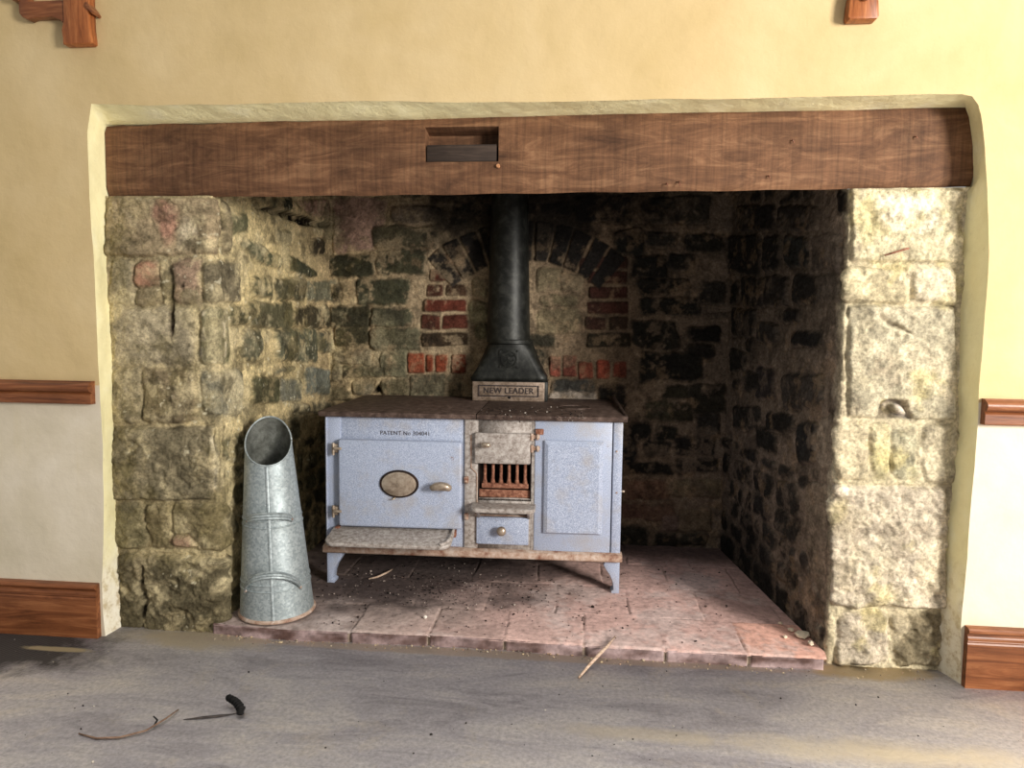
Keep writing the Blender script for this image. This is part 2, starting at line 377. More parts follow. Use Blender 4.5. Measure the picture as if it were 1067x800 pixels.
void([(186,297),(191,296),(191,302),(187,302)],'F',.02); void([(196,359),(200,358),(200,363),(196,363)],'F',.02)
# left cheek
Ls = [(242,223,257,241,(104,104,70)),(290,242,302,253,(94,90,68)),(284,207,302,219,(60,65,50)),(326,250,336,264,(66,58,42)),
 (264,288,283,308,(85,85,58)),(288,290,316,312,(82,80,56)),(320,294,345,312,(118,118,92)),(240,318,258,339,(95,92,60)),(260,316,304,341,(96,94,64)),
 (307,320,341,340,(66,60,40)),(289,344,330,375,(92,95,72)),(333,346,343,364,(92,92,72)),(288,383,306,388,(110,110,85)),(264,393,289,420,(94,94,62)),
 (294,396,311,418,(116,118,100)),(319,386,341,410,(112,118,104)),(305,421,343,430,(104,98,74)),(258,342,262,352,(120,110,80))]
for a in Ls: rect(*a[:4],a[4],'L')
poly([(246,255),(262,250),(276,256),(292,264),(292,280),(282,287),(270,276),(247,268)],(86,90,64),'L')
poly([(300,264),(306,264),(318,272),(331,284),(330,290),(303,285)],(68,70,48),'L')
poly([(255,343),(270,341),(276,362),(266,380),(258,378),(247,360)],(100,100,74),'L')
poly([(303,208),(343,208),(343,229),(318,222)],(172,138,116),'L',h=.004,rough=.005)
void([(228,217),(232,220),(233,238),(229,238)],'L',.03)
void([(266,217),(284,216),(310,222),(344,233),(341,240),(300,231)],'L',.04)
# back wall, left of the flue
poly([(346,205),(405,205),(402,230),(398,246),(388,262),(346,262)],(176,140,118),'B',h=.003,rough=.006)
Bl = [(408,215,458,231,(112,98,80)),(390,236,455,259,(84,78,56)),(343,265,388,288,(58,58,40)),(393,262,442,286,(68,66,46)),(374,291,424,317,(66,66,46)),
 (346,297,353,312,(52,46,34)),(344,319,384,340,(58,56,38)),(387,323,428,339,(80,78,56)),(350,342,384,360,(66,62,40)),(387,343,436,364,(95,90,64)),
 (347,366,386,378,(126,114,84)),(398,366,422,392,(96,92,66)),(356,382,398,392,(96,90,64)),(345,379,353,396,(110,100,72)),(366,396,388,410,(124,114,86)),
 (398,398,425,411,(104,94,64)),(428,391,480,419,(98,90,66)),(342,404,364,416,(128,116,80))]
for a in Bl: rect(*a[:4],a[4],'B')
void([(387,410),(393,400),(398,411)],'B',.05)
brick = dict(h=.010, edge=.006, rough=.003, soft=.0035, jit=.002, warp=.35)
for x0,y0,x1,y1,c in [(452,265,478,278,(104,58,42)),(448,280,480,293,(118,52,38)),(444,296,462,309,(104,56,42)),(465,296,487,309,(92,60,44)),(442,312,487,325,(120,50,36)),
 (440,328,459,343,(108,52,38)),(461,328,488,343,(112,52,38)),(440,346,488,361,(84,58,42)),
 (604,268,654,280,(96,54,42)),(612,282,654,295,(98,50,40)),(614,298,654,311,(100,50,40)),(612,314,655,327,(104,52,40)),(610,330,632,344,(92,50,40)),(635,330,655,344,(84,54,40)),(611,347,657,362,(62,48,34)),
 (425,368,443,389,(158,70,38)),(444,369,452,388,(148,66,36)),(453,369,466,388,(156,72,40)),(470,369,486,389,(140,66,42)),
 (572,371,585,393,(176,88,66)),(587,370,601,393,(164,80,62)),(602,377,618,395,(160,80,56)),(621,375,636,395,(176,78,50)),(638,376,653,394,(162,76,52))]:
    rect(x0,y0,x1,y1,((int(c[0]*.88),int(c[1]*.9),int(c[2]*.9)) if y0 > 365 else (int(c[0]*.78),int(c[1]*.88),int(c[2]*.86))),'B',**brick)
for kk in range(-5, 6):                         # arch of soot-blackened bricks on end
    a0 = math.radians(kk*7.6-3.4); a1 = math.radians(kk*7.6+3.4); cx, cyy = 548, 388
    pts = [(cx+r*math.sin(a), cyy-r*math.cos(a)) for r, a in ((116,a0),(116,a1),(158,a1),(158,a0))]
    poly(pts, (46,42,38) if kk < 2 else (38,35,32), 'B', **{**brick, 'jit': .003})
for q in [(492,290,506,310,(150,136,92)),(492,314,508,334,(140,128,86)),(560,282,584,304,(128,112,78)),(564,308,600,318,(104,92,62)),(560,322,604,348,(140,122,84)),(586,286,606,304,(138,118,84)),(495,338,506,352,(128,118,80))]:
    rect(*q[:4],q[4],'B')
# back wall, right of the flue
rect(573,397,618,409,(70,68,62),'B'); rect(573,411,622,421,(176,158,138),'B',h=.008)
rect(626,400,650,428,(44,38,32),'B')
for a in [(641,240,672,265,(32,32,28)),(674,243,706,257,(52,47,39)),(660,267,695,289,(32,32,28)),(698,264,722,281,(45,42,36)),(666,293,718,308,(34,34,29)),(668,312,730,328,(38,37,31)),
 (660,335,706,363,(38,36,28)),(720,340,750,356,(34,32,28)),(718,359,744,371,(40,36,30)),(668,368,731,397,(35,34,28)),(692,403,718,416,(54,49,34)),(720,402,757,430,(48,44,34)),
 (674,420,700,438,(68,63,42)),(706,422,722,437,(60,54,38)),(727,432,750,455,(48,44,38)),(654,443,677,460,(38,36,30)),(683,445,706,458,(42,40,32)),(646,459,664,482,(36,34,30)),
 (674,460,698,476,(38,35,30)),(704,455,745,473,(40,36,32)),(704,479,748,490,(38,34,30)),(648,483,700,494,(40,36,30)),(650,500,695,518,(116,82,58)),(700,500,752,516,(112,96,68)),
 (670,526,700,541,(108,80,60)),(648,524,668,538,(112,78,60)),(692,537,706,553,(110,88,74)),(708,530,740,553,(124,104,76)),(684,555,704,569,(50,44,36)),(708,556,735,567,(54,48,38)),
 (600,205,655,232,(30,28,25)),(680,205,740,232,(60,54,44))]:
    rect(*a[:4],a[4],'B')
# right cheek
for a in [(820,247,840,278,(50,52,48)),(797,247,813,280,(44,41,37)),(762,246,790,285,(42,39,35)),(797,289,820,318,(54,48,42)),(776,290,794,320,(46,42,37)),(829,287,850,314,(54,50,45)),
 (853,286,876,313,(92,80,66)),(818,323,834,335,(42,39,35)),(764,322,786,350,(46,43,38)),(790,336,809,356,(72,66,58)),(826,346,858,362,(46,44,40)),(764,366,776,386,(44,41,37)),
 (791,384,805,415,(68,60,56)),(816,391,856,426,(80,72,63)),(778,388,790,406,(48,44,38)),(766,425,790,446,(52,48,42)),(800,432,826,450,(50,46,40)),(832,440,850,482,(52,50,47)),
 (770,215,806,240,(48,44,40)),(812,214,852,240,(64,57,50)),(848,246,876,280,(90,78,66))]:
    rect(*a[:4],a[4],'R')
poly([(852,434),(868,430),(866,492),(848,480)],(150,132,108),'R',h=.004,rough=.003)
poly([(842,500),(862,504),(858,628),(846,612),(838,560)],(132,114,90),'R',h=.004,rough=.004,soft=.016)
# right pier
bigR = dict(h=.015, edge=.013, rough=.015, soft=.004, warp=.6)
rect(886,197,1004,272,(208,196,158),'G','G',**bigR); rect(880,276,944,316,(204,190,150),'R','G',h=.014,rough=.012); rect(947,276,1000,316,(200,188,160),'G',h=.014,rough=.012)
rect(882,320,996,436,(208,198,168),'G',h=.017,edge=.014,rough=.013,soft=.004,warp=.6)
poly([(902,205),(950,200),(985,215),(970,245),(920,240)],(222,212,184),'G',flatmask=True,mark=False,soft=.02)
void([(914,323),(926,331),(945,341),(953,356),(938,346),(920,339)],'G',.012,(120,104,84))
void([(918,418),(944,414),(950,437),(912,437)],'G',.02,(96,84,70)); poly([(924,420),(940,419),(949,436),(934,435)],(190,178,172),'G',mark=False,h=.02)
rect(870,441,906,500,(206,192,156),'R','G',h=.014,rough=.01); rect(908,441,926,498,(196,186,136),'G',rough=.01); rect(929,441,957,500,(190,184,152),'G',rough=.012); rect(961,441,999,502,(198,186,156),'G',rough=.012)
rect(866,505,989,634,(206,192,170),'R','G',h=.02,edge=.018,rough=.018,soft=.004,warp=.6)
rect(872,640,926,692,(196,182,162),'G',h=.018,rough=.014); rect(930,640,984,692,(124,112,86),'G',rough=.02)
# everything the photograph hides or leaves indistinct: random rubble
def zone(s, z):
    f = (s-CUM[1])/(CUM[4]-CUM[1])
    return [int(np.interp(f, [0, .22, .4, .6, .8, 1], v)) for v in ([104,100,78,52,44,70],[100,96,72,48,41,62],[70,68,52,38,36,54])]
z = .0
while z < zt:
    h = rng.uniform(.07, .15); s = CUM[1]+.02+rng.uniform(0, .08)
    while s < CUM[4]-.02:
        w = rng.uniform(.09, .28); g = .014
        pts = np.array([(s+g, z+g*.7), (s+w-g, z+g*.7), (s+w-g, z+h-g*.6), (s+g, z+h-g*.6)])
        i0, i1 = np.searchsorted(S1, [s+g, s+w-g]); j0, j1 = np.searchsorted(Z1, [z+g, z+h-g])
        if i1-i0 > 3 and j1-j0 > 3 and OCC[i0:i1, j0:j1].mean() < .06:
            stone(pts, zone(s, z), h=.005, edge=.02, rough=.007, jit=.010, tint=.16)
        s += w
    z += h
# mortar smeared over the stone faces
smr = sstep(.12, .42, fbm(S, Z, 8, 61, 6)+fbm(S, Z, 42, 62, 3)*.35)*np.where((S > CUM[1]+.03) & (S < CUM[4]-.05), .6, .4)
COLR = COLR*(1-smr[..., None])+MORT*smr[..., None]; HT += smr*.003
# soot laid down by the fire: over the arch, round the flue and along the right of the recess
wx = np.interp(S1, CUM, [p[0] for p in P])[:, None]+0*Z
inb = sstep(CUM[2]-.15, CUM[2]+.2, S)*(1-sstep(CUM[4]-.12, CUM[4]-.04, S))
nn = fbm(S, Z, 3.5, 51)*.5+fbm(S, Z, 12, 52)*.25
s1 = 1-sstep(.55, 1.15, np.hypot((wx+.2)/.8, (Z-2.0)/.40)+nn)
s2 = sstep(CUM[2]+1.05, CUM[2]+1.5, S+nn*.3)*(1-sstep(CUM[4]-.35, CUM[4]-.05, S))*(.35+.5*sstep(.7, 1.3, Z+nn*.4))
s3 = (1-sstep(.25, .55, np.hypot((S-CUM[3]-.35)/.9, (Z-.12)/.45)+nn*.6))*.85  # extra dark patch low on the right cheek
so = np.clip(np.maximum(np.maximum(s1*.95, s2*.40), s3*.7), 0, .94)*inb
COLR = COLR*(1-so[..., None])+np.array(lin((22,20,18)))*so[..., None]
# lichen, lime and weathering in patches on the two piers and the left cheek
def patch(col, f, lo, hi, amt, reg, sd):
    global COLR
    k_ = (sstep(lo, hi, fbm(S, Z, f, sd, 6)+.35*fbm(S, Z, f*4, sd+50, 4))*amt*reg)[..., None]
    COLR = COLR*(1-k_)+np.array(lin(col))*k_
RL = 1-sstep(CUM[2]-.1, CUM[2]+.6, S); RP = sstep(CUM[4]-.04, CUM[4]+.01, S); RM = 1-np.maximum(RL, RP)
patch((208,198,160), 7, .08, .45, .55, RL, 301); patch((62,58,42), 9, .10, .42, .55, RL, 311); patch((150,140,92), 5, .1, .4, .18, RL, 321)
patch((222,210,184), 8, .05, .4, .5, RP, 331); patch((196,184,128), 5, .12, .45, .5, RP, 341); patch((150,138,122), 11, .2, .5, .5, RP, 351)
RM = RM*(1-.85*so); patch((40,36,30), 8, .1, .4, .5, RM, 361); patch((150,126,98), 12, .2, .5, .4, RM, 371)
COLR = COLR*(1+RP[..., None]*np.array([-.06, -.09, -.17]))*(1+RL[..., None]*np.array([.03, -.03, -.07]))*(1+RM[..., None]*.15*sstep(CUM[2]+.9, CUM[2]+1.3, S)[..., None])  # right of the recess lifted in colour to offset dim ambient light
COLR *= (1+.28*fbm(S, Z, 55, 381, 3))[..., None]
HT += .0035*fbm(S, Z, 48, 391, 4)+.0016*fbm(S, Z, 110, 395, 2)
# lime flecks
fl = sstep(.52, .62, fbm(S, Z, 60, 71, 2))*sstep(.0, .3, fbm(S, Z, 6, 72))*(1-sstep(CUM[2]-.5, CUM[2]+.4, S))
COLR = COLR*(1-.6*fl[..., None])+np.array(lin((220,212,182)))*.6*fl[..., None]
COLR = np.clip(COLR, .003, .85)
VX = PX[:, None]+NX[:, None]*HT; VY = PY[:, None]+NY[:, None]*HT
def strip(name, s0, s1, cut=True):
    i0 = max(0, np.searchsorted(S1, s0)-1); i1 = min(ns-1, np.searchsorted(S1, s1))
    n = i1-i0+1; X = VX[i0:i1+1]; Y = VY[i0:i1+1]
    vert = np.stack([X, Y, np.broadcast_to(Z1, X.shape)], -1).reshape(-1, 3)
    idx = np.arange(n*nz).reshape(n, nz)
    q = np.stack([idx[:-1, :-1], idx[1:, :-1], idx[1:, 1:], idx[:-1, 1:]], -1).reshape(-1, 4)
    fy = PY[i0:i1][:, None]+0*Z1[None, :-1]; fz = Z1[None, :-1]+0*fy
    lim = 1.733 if s0 < 1 else (1.742 if s0 > 4 else 1.74)
    keep = ~((fy < .125) & (fz > lim)); q = q[keep.reshape(-1)]
    used = np.unique(q); mp = np.full(n*nz, -1); mp[used] = np.arange(len(used)); q = mp[q]; vert = vert[used]
    c = COLR[i0:i1+1].reshape(-1, 3)[used]
    me = bpy.data.meshes.new(name); me.vertices.add(len(vert)); me.vertices.foreach_set('co', vert.ravel())
    me.loops.add(q.size); me.loops.foreach_set('vertex_index', q.ravel().astype(np.int32))
    me.polygons.add(len(q)); me.polygons.foreach_set('loop_start', np.arange(0, q.size, 4, dtype=np.int32)); me.polygons.foreach_set('use_smooth', np.ones(len(q), bool))
    me.update(calc_edges=True)
    at = me.color_attributes.new('Col', 'FLOAT_COLOR', 'POINT'); at.data.foreach_set('color', np.concatenate([c, np.ones((len(c), 1))], 1).ravel())
    return link(name, me, M['masonry'])
o = strip('stone_pier', 0, CUM[1]+.045); tag(o, 'mossy grey-green stone pier at the left end of the beam, next to the metal hod', 'stone pier', 'stone piers carrying the beam')
o = strip('stone_pier', CUM[4]-.03, CUM[5]); tag(o, 'sunlit pale stone pier under the right end of the beam', 'stone pier', 'stone piers carrying the beam')
struct(strip('wall_recess_left', CUM[1]+.045, CUM[2])); struct(strip('wall_recess_back', CUM[2], CUM[3])); struct(strip('wall_recess_right', CUM[3], CUM[4]-.03))
struct(MB().box(-1.6, 1.2, .13, 1.5, zt-.02, zt+.06).build('recess_light_cap', M['soot']))  # unseen cap added to keep sky light out of the open chimney

# ================================================================== SETTING: plastered wall, reveal, floor, trim
def resample(pts, n):
    p = np.array(pts); d = np.concatenate([[0], np.cumsum(np.linalg.norm(np.diff(p, axis=0), axis=1))]); t = np.linspace(0, d[-1], n)
    return np.stack([np.interp(t, d, p[:, i]) for i in range(p.shape[1])], -1)
outL = [(110,664),(107,640),(106,606),(107.5,560),(108.5,519),(107,470),(104,410),(101,350),(97,260),(93,200),(91,140),(95,108)]
outT = [(95,108),(150,109.5),(220,109),(300,107),(360,106),(420,105),(480,107),(560,106),(640,105),(700,103),(780,103),(850,101),(920,100),(960,98),(1002,98.5)]
outR = [(1002,98.5),(1013,101),(1019,108),(1023,122),(1026,150),(1029,200),(1030,270),(1026,340),(1021,400),(1018,450),(1011,540),(1004,620),(1001,650),(1001,711)]
inL = [(130,659),(126,620),(123,577),(120,524),(118,444),(116,384),(113,320),(111,269),(110,206),(108,129)]
inT = [(108,129),(220,127),(300,125),(430,124),(520,121),(640,118),(760,116),(880,114),(960,111.5),(1009,111)]
inR = [(1009,111),(1014,150),(1015,195),(1007,200),(1004,272),(1001,330),(998,400),(1000,450),(992,505),(987,560),(983,626),(978,660),(976,695)]
def outline(segs, ns_, Y):
    o_ = []
    for q, n in zip(segs, ns_):
        w = np.array([onY(p, Y)[[0, 2]] for p in q]); w = resample(w, n); o_ += list(w if not o_ else w[1:])
    return np.array(o_)
N3 = (60, 90, 60)
A = outline((outL, outT, outR), N3, 0.0); B = outline((inL, inT, inR), N3, .10)
A[0][1] = A[-1][1] = B[0][1] = B[-1][1] = 0.0
wob = lambda a, f, sd: np.stack([fbm(a[:, 0]*3, a[:, 1]*3, f, sd), fbm(a[:, 0]*3, a[:, 1]*3, f, sd+5)], -1)
A = A+wob(A, 2, 80)*.004; A[0][1] = A[-1][1] = 0
b = bmesh.new(); ring = [b.verts.new((x, 0, zz)) for x, zz in A]; na, nb = N3[0]-1, N3[0]+N3[1]-2
LB = [b.verts.new((-3.6, 0, A[i][1])) for i in range(na+1)]; RB = {i: b.verts.new((3.6, 0, A[i][1])) for i in range(nb, len(A))}
TB = {i: b.verts.new((A[i][0], 0, 3.0)) for i in range(na, nb+1)}; cl, cr = b.verts.new((-3.6, 0, 3.0)), b.verts.new((3.6, 0, 3.0))
for i in range(na): b.faces.new((ring[i], ring[i+1], LB[i+1], LB[i]))
for i in range(na, nb): b.faces.new((ring[i], ring[i+1], TB[i+1], TB[i]))
for i in range(nb, len(A)-1): b.faces.new((ring[i], ring[i+1], RB[i+1], RB[i]))
b.faces.new((ring[na], TB[na], cl, LB[na])); b.faces.new((ring[nb], RB[nb], cr, TB[nb]))
bmesh.ops.recalc_face_normals(b, faces=b.faces[:])
me = bpy.data.meshes.new('wall_back'); b.to_mesh(me); b.free()
if me.polygons[0].normal.y > 0: me.flip_normals()
wall = struct(link('wall_back', me, M['plaster']))
rows = [(0, 0.0), (.02, .004), (.12, .014), (.35, .04), (.7, .075), (1.0, .105), (1.0, .15)]
b = bmesh.new(); grid = []
for f, y in rows:
    q = A*(1-f)+B*f; w = wob(q+y*3, 3.5, 90)*.010*math.sin(math.pi*min(f, 1))
    grid.append([b.verts.new((x+dx, y, max(zz+dz, 0))) for (x, zz), (dx, dz) in zip(q, w)])
for r1, r2 in zip(grid, grid[1:]):
    for i in range(len(r1)-1): b.faces.new((r1[i], r1[i+1], r2[i+1], r2[i]))
bmesh.ops.recalc_face_normals(b, faces=b.faces[:])
for f in b.faces: f.smooth = True
me = bpy.data.meshes.new('reveal'); b.to_mesh(me); b.free()
rv = link('reveal', me, M['reveal'], wall)
struct(MB().box(-3.6, 3.6, -3.6, .14, -.05, 0.0).build('floor', M['floor']))
struct(MB().box(-1.5, 1.1, .14, 1.45, -.05, -.002).build('floor_recess', M['floor']))
# dado rails and skirting: moulded profile (y forward, z) extruded along x
def moulding(name, prof, x0, x1, mat):
    return struct(MB().prism(prof, x0, x1, 'x').build(name, mat, angle=25))
def arc(c, r, a0, a1, n=7): return [(c[0]+r*math.cos(math.radians(a0+(a1-a0)*i/(n-1))), c[1]+r*math.sin(math.radians(a0+(a1-a0)*i/(n-1)))) for i in range(n)]
dz0, dz1 = .928, 1.016
dado = [(0, dz0), (-.024, dz0), (-.027, dz0+.004), (-.027, dz0+.036), (-.022, dz0+.041), (-.018, dz0+.044)]+arc((-.022, dz0+.064), .018, 250, 110, 8)+[(-.022, dz1-.004), (-.020, dz1), (0, dz1)]
xL = onY((99,405))[0]; xR = onY((1022,428))[0]
moulding('trim_1', dado, -3.5, xL, M['pine']); moulding('trim_2', dado, xR, 3.5, M['pine'])
skirt = [(0, 0), (-.024, 0), (-.024, .158), (-.021, .163), (-.024, .168)]+arc((-.008, .176), .016, 200, 120, 5)+arc((-.018, .205), .011, 260, 90, 6)+[(0, .217)]
xL = onY((104.5,630))[0]; xR = onY((1003.5,680))[0]
moulding('baseboard_left', skirt, -3.5, xL, M['pine']); moulding('baseboard_right', skirt, xR, 3.5, M['pine'])

# ================================================================== oak beam
bt = thing('oak_beam', 'thick dark brown oak beam spanning the fireplace opening between both stone piers', 'beam', (0, .1, 0))
def beam():
    b = bmesh.new()
    X0, X1 = onY((109,131), .1)[0], onY((1013,193), .1)[0]
    rx0, rx1 = onY((443,150), .1)[0], onY((519.5,150), .1)[0]; rz0, rz1 = onY((480,168.5), .1)[2], onY((480,132), .1)[2]
    xs = sorted(set(list(np.linspace(X0, rx0, 40))+list(np.linspace(rx0, rx1, 9))+list(np.linspace(rx1, X1, 60))))
    topf = lambda x: np.interp(x, [X0, -1.1, -.57, -.3, .2, .7, X1], [2.000, 2.006, 2.012, 2.016, 2.022, 2.022, 2.020])+.004*math.sin(x*23)*math.sin(x*7.1)
    botf = lambda x: np.interp(x, [X0, -1.3, -.5, 0, .6, X1], [1.741, 1.735, 1.738, 1.742, 1.745, 1.752])+.0015*math.sin(x*19+1)
    rows_ = 8; front = []
    for x in xs:
        zb, zt_ = botf(x), topf(x); zl = list(np.linspace(zb, rz0, 5))[:-1]+[rz0, (rz0+rz1)/2, rz1]+[zt_]
        col = []
        for j, zz in enumerate(zl):
            e = .010 if j in (0, len(zl)-1) else 0.0
            col.append(b.verts.new((x, e+.004*float(fbm(np.array([x]), np.array([zz]), 6, 140)[0]), zz)))
        front.append(col)
    rec = lambda i, j: rx0-1e-6 <= xs[i] and xs[i+1] <= rx1+1e-6 and 4 <= j < 6
    for i in range(len(xs)-1):
        for j in range(len(front[0])-1):
            if not rec(i, j): b.faces.new((front[i][j], front[i+1][j], front[i+1][j+1], front[i][j+1]))
    # pocket
    ii = [i for i, x in enumerate(xs) if rx0-1e-6 <= x <= rx1+1e-6]; i0, i1 = ii[0], ii[-1]
    loop = [front[i][4] for i in ii]+[front[i1][5]]+[front[i][6] for i in ii[::-1]]+[front[i0][5]]
    back = [b.verts.new((v.co.x, .075, v.co.z-(.012 if v.co.z > rz1-.01 else 0))) for v in loop]; n = len(loop)
    for q in range(n): b.faces.new((loop[q], loop[(q+1)%n], back[(q+1)%n], back[q]))
    b.faces.new(back)
    # top, underside, ends, rear
    nt = len(front[0])-1; rt_ = [b.verts.new((c[nt].co.x, .125, c[nt].co.z)) for c in front]; rb_ = [b.verts.new((c[0].co.x, .125, c[0].co.z+.02)) for c in front]
    tf = [b.verts.new((c[nt].co.x, .012, c[nt].co.z+.004)) for c in front]; bf = [b.verts.new((c[0].co.x, .014, c[0].co.z-.005)) for c in front]
    for i in range(len(xs)-1):
        b.faces.new((front[i][nt], front[i+1][nt], tf[i+1], tf[i])); b.faces.new((tf[i], tf[i+1], rt_[i+1], rt_[i]))
        b.faces.new((front[i+1][0], front[i][0], bf[i], bf[i+1])); b.faces.new((bf[i+1], bf[i], rb_[i], rb_[i+1])); b.faces.new((rb_[i], rt_[i], rt_[i+1], rb_[i+1]))
    for i in (0, -1): b.faces.new(front[i]+[tf[i], rt_[i], rb_[i], bf[i]])
    bmesh.ops.recalc_face_normals(b, faces=b.faces[:])
    mb = MB(); mb.b.free(); mb.b = b; mb.build('timber', M['beam'], bt, angle=35)
    zm = onY((480,150), .1)[2]
    MB().box(rx0+.004, rx1-.008, .006, .074, rz0+.002, zm, .003).build('mortise_block', M['darkwood'], bt)
beam()
p = onY((519,173), .1); MB().lathe([(.0001,-.009),(.006,-.008),(.0075,-.004),(.0075,.02)], (p[0], 0, p[2]), 'y', 14).build('peg', M['pegwood'], bt)
for q, l in (((707,190),.016),((825,147),.009),((800,184),.008),((694,192),.007),((953,143),.008)):
    p = onY(q, .1); MB().tube([(p[0],.012,p[2]),(p[0]+.001,-.008,p[2]+.002),(p[0]+.003,-.011,p[2]-l*.4),(p[0]+.004,-.012,p[2]-l)], [.002,.0022,.002,.0015], 7).build('nail', M['rust'], bt)

# ================================================================== hearth
fr = [onZ(q, 0.0) for q in ((222,660),(300,667),(480,674.5),(640,686),(760,693),(858,698))]
FX = [p[0] for p in fr]; FY = [p[1] for p in fr]
hx0, hx1 = FX[0], FX[-1]
ht = thing('hearth', 'low raised hearth of worn reddish quarry tiles under the blue range', 'hearth', (0, 0, 0))
def vcol_obj(name, b, cols, mat, parent):
    me = bpy.data.meshes.new(name); b.verts.ensure_lookup_table(); b.to_mesh(me); b.free()
    at = me.color_attributes.new('Col', 'FLOAT_COLOR', 'POINT'); at.data.foreach_set('color', np.concatenate([np.array(cols), np.ones((len(cols), 1))], 1).ravel())
    for p in me.polygons: p.use_smooth = True
    return link(name, me, mat, parent)
def hearth_paving():
    # one fine grid for the tops, tile joints cut in as grooves
    nx, ny = 470, 250; xs = np.linspace(hx0+.002, hx1+.06, nx); t = np.linspace(0, 1, ny)
    fy = np.interp(xs, FX, FY); X = np.repeat(xs[:, None], ny, 1); Y = fy[:, None]+(1.29-fy[:, None])*t[None]
    # clip to recess sides behind the pier fronts
    lim0 = np.where(Y > .08, -1.40, hx0); lim1 = np.interp(Y, [0, .1, 1.3], [FX[-1], .952, .815])
    w = (X-X[:1])/(X[-1:]-X[:1]); X = lim0*(1-w)+lim1*w
    rws = np.array([-.2, .33, .65, .97, 1.29, 1.6]); off = [0, .13, .03, .17, .08]
    joints0 = [onZ(q, ZH)[0] for q in ((366,655),(447,660),(526,664),(609,671),(693,676),(780,681))]
    Yw = Y+fbm(X, Y, 5, 160)*.012; Xw = X+fbm(X, Y, 5, 161)*.012
    ri = np.clip(np.searchsorted(rws, Yw.ravel())-1, 0, 4).reshape(X.shape)
    dist = np.min(np.abs(Yw[..., None]-rws), -1); tid = np.zeros_like(X)
    for r in range(5):
        js = np.array(sorted(joints0 if r == 0 else [hx0+off[r]+.31*k_ for k_ in range(9)])); m_ = ri == r
        k_ = np.searchsorted(js, Xw[m_]); tid[m_] = r*20+k_; dist[m_] = np.minimum(dist[m_], np.min(np.abs(Xw[m_][:, None]-js), -1))
    groove = (1-sstep(.001, .006, dist))*(.15+.85*sstep(-.1, .3, fbm(X, Y, 7, 163)))
    rnd = np.sin(tid*12.9898)*43758.5453; rnd = rnd-np.floor(rnd)
    H = ZH+(rnd-.5)*.005-groove*.006+fbm(X, Y, 9, 165)*.003+fbm(X, Y, 60, 166, 3)*.0012-(1-sstep(0, .012, Y-fy[:, None]))*.006
    H = np.minimum(H, ZH+.004)
    ca, cb, cc = (np.array(lin(c)) for c in ((164,146,138), (206,170,160), (220,160,134)))
    wr = sstep(-.8, .35, X+fbm(X, Y, 3, 170)*.5)[..., None]
    c = (ca*(1-wr)+cb*wr)*(0.86+.28*rnd[..., None]); om = ((tid == 6)|(tid == 7))[..., None]*.5; c = c*(1-om)+cc*om
    du = sstep(-.05, .4, fbm(X, Y, 4.5, 172, 6)+fbm(X, Y, 40, 178, 3)*.3)[..., None]*.5; c = c*(1-du)+np.array(lin((206,190,184)))*du
    soot = np.clip((1-sstep(.5, 1.25, np.hypot((X+.75)/.72, (Y-.72)/.42)+fbm(X, Y, 5, 174, 6)*.6))*.9+(1-sstep(.3, 1.1, np.hypot((X+.95)/.5, (Y-.35)/.22)+fbm(X, Y, 7, 175)*.6))*.4+sstep(.95, 1.2, Y+fbm(X, Y, 5, 176)*.15)*.8, 0, .92)[..., None]  # soot round the range, and a darker band along the back edge
    c = c*(1-soot)+np.array(lin((74,63,61)))*soot
    g = groove[..., None]*.55; c = c*(1-g)+np.array(lin((120,104,94)))*g
    c = np.clip(c, .004, .8)
    b = bmesh.new(); vs = [[b.verts.new((X[i, j], Y[i, j], H[i, j])) for j in range(ny)] for i in range(nx)]
    for i in range(nx-1):
        for j in range(ny-1): b.faces.new((vs[i][j], vs[i+1][j], vs[i+1][j+1], vs[i][j+1]))
    vcol_obj('tile_paving', b, c.reshape(-1, 3), M['tiles'], ht)
    # kerb face under the front edge
    b = bmesh.new(); nk = 420; ks = np.linspace(hx0, hx1, nk); zs = [0.0, .008, .016, .024, .032, .038, ZH-.004]; cols = []; vv = []
    for i, x in enumerate(ks):
        y = np.interp(x, FX, FY); dj = min(abs(x-j) for j in joints0); col = []
        for k_, zz in enumerate(zs):
            o_ = .006*float(fbm(np.array([x]), np.array([zz*2]), 14, 180, 5)[0])+(.010 if dj < .007 else 0)+(.004 if k_ == len(zs)-1 else 0)
            col.append(b.verts.new((x, y+o_, zz)))
            n_ = float(fbm(np.array([x]), np.array([zz*3]), 10, 185, 5)[0]); t_ = max(0, min(1, .5+n_*1.3))
            a_ = np.array(lin((92,70,64)))*(1-t_)+np.array(lin((172,150,148)))*t_
            if dj < .006: a_ = np.array(lin((150,134,118)))
            cols.append(a_)
        vv.append(col)
    for i in range(nk-1):
        for k_ in range(len(zs)-1): b.faces.new((vv[i][k_], vv[i+1][k_], vv[i+1][k_+1], vv[i][k_+1]))
    e0 = [b.verts.new((hx0, .16, zz)) for zz in zs]; cols += [np.array(lin((120,100,84)))]*len(zs)
    for k_ in range(len(zs)-1): b.faces.new((e0[k_], vv[0][k_], vv[0][k_+1], e0[k_+1]))
    e1 = [b.verts.new((hx1+.03, .16, zz)) for zz in zs]; cols += [np.array(lin((190,160,140)))]*len(zs)
    for k_ in range(len(zs)-1): b.faces.new((vv[-1][k_], e1[k_], e1[k_+1], vv[-1][k_+1]))
    bmesh.ops.recalc_face_normals(b, faces=b.faces[:])
    vcol_obj('kerb', b, cols, M['tiles'], ht)
hearth_paving()

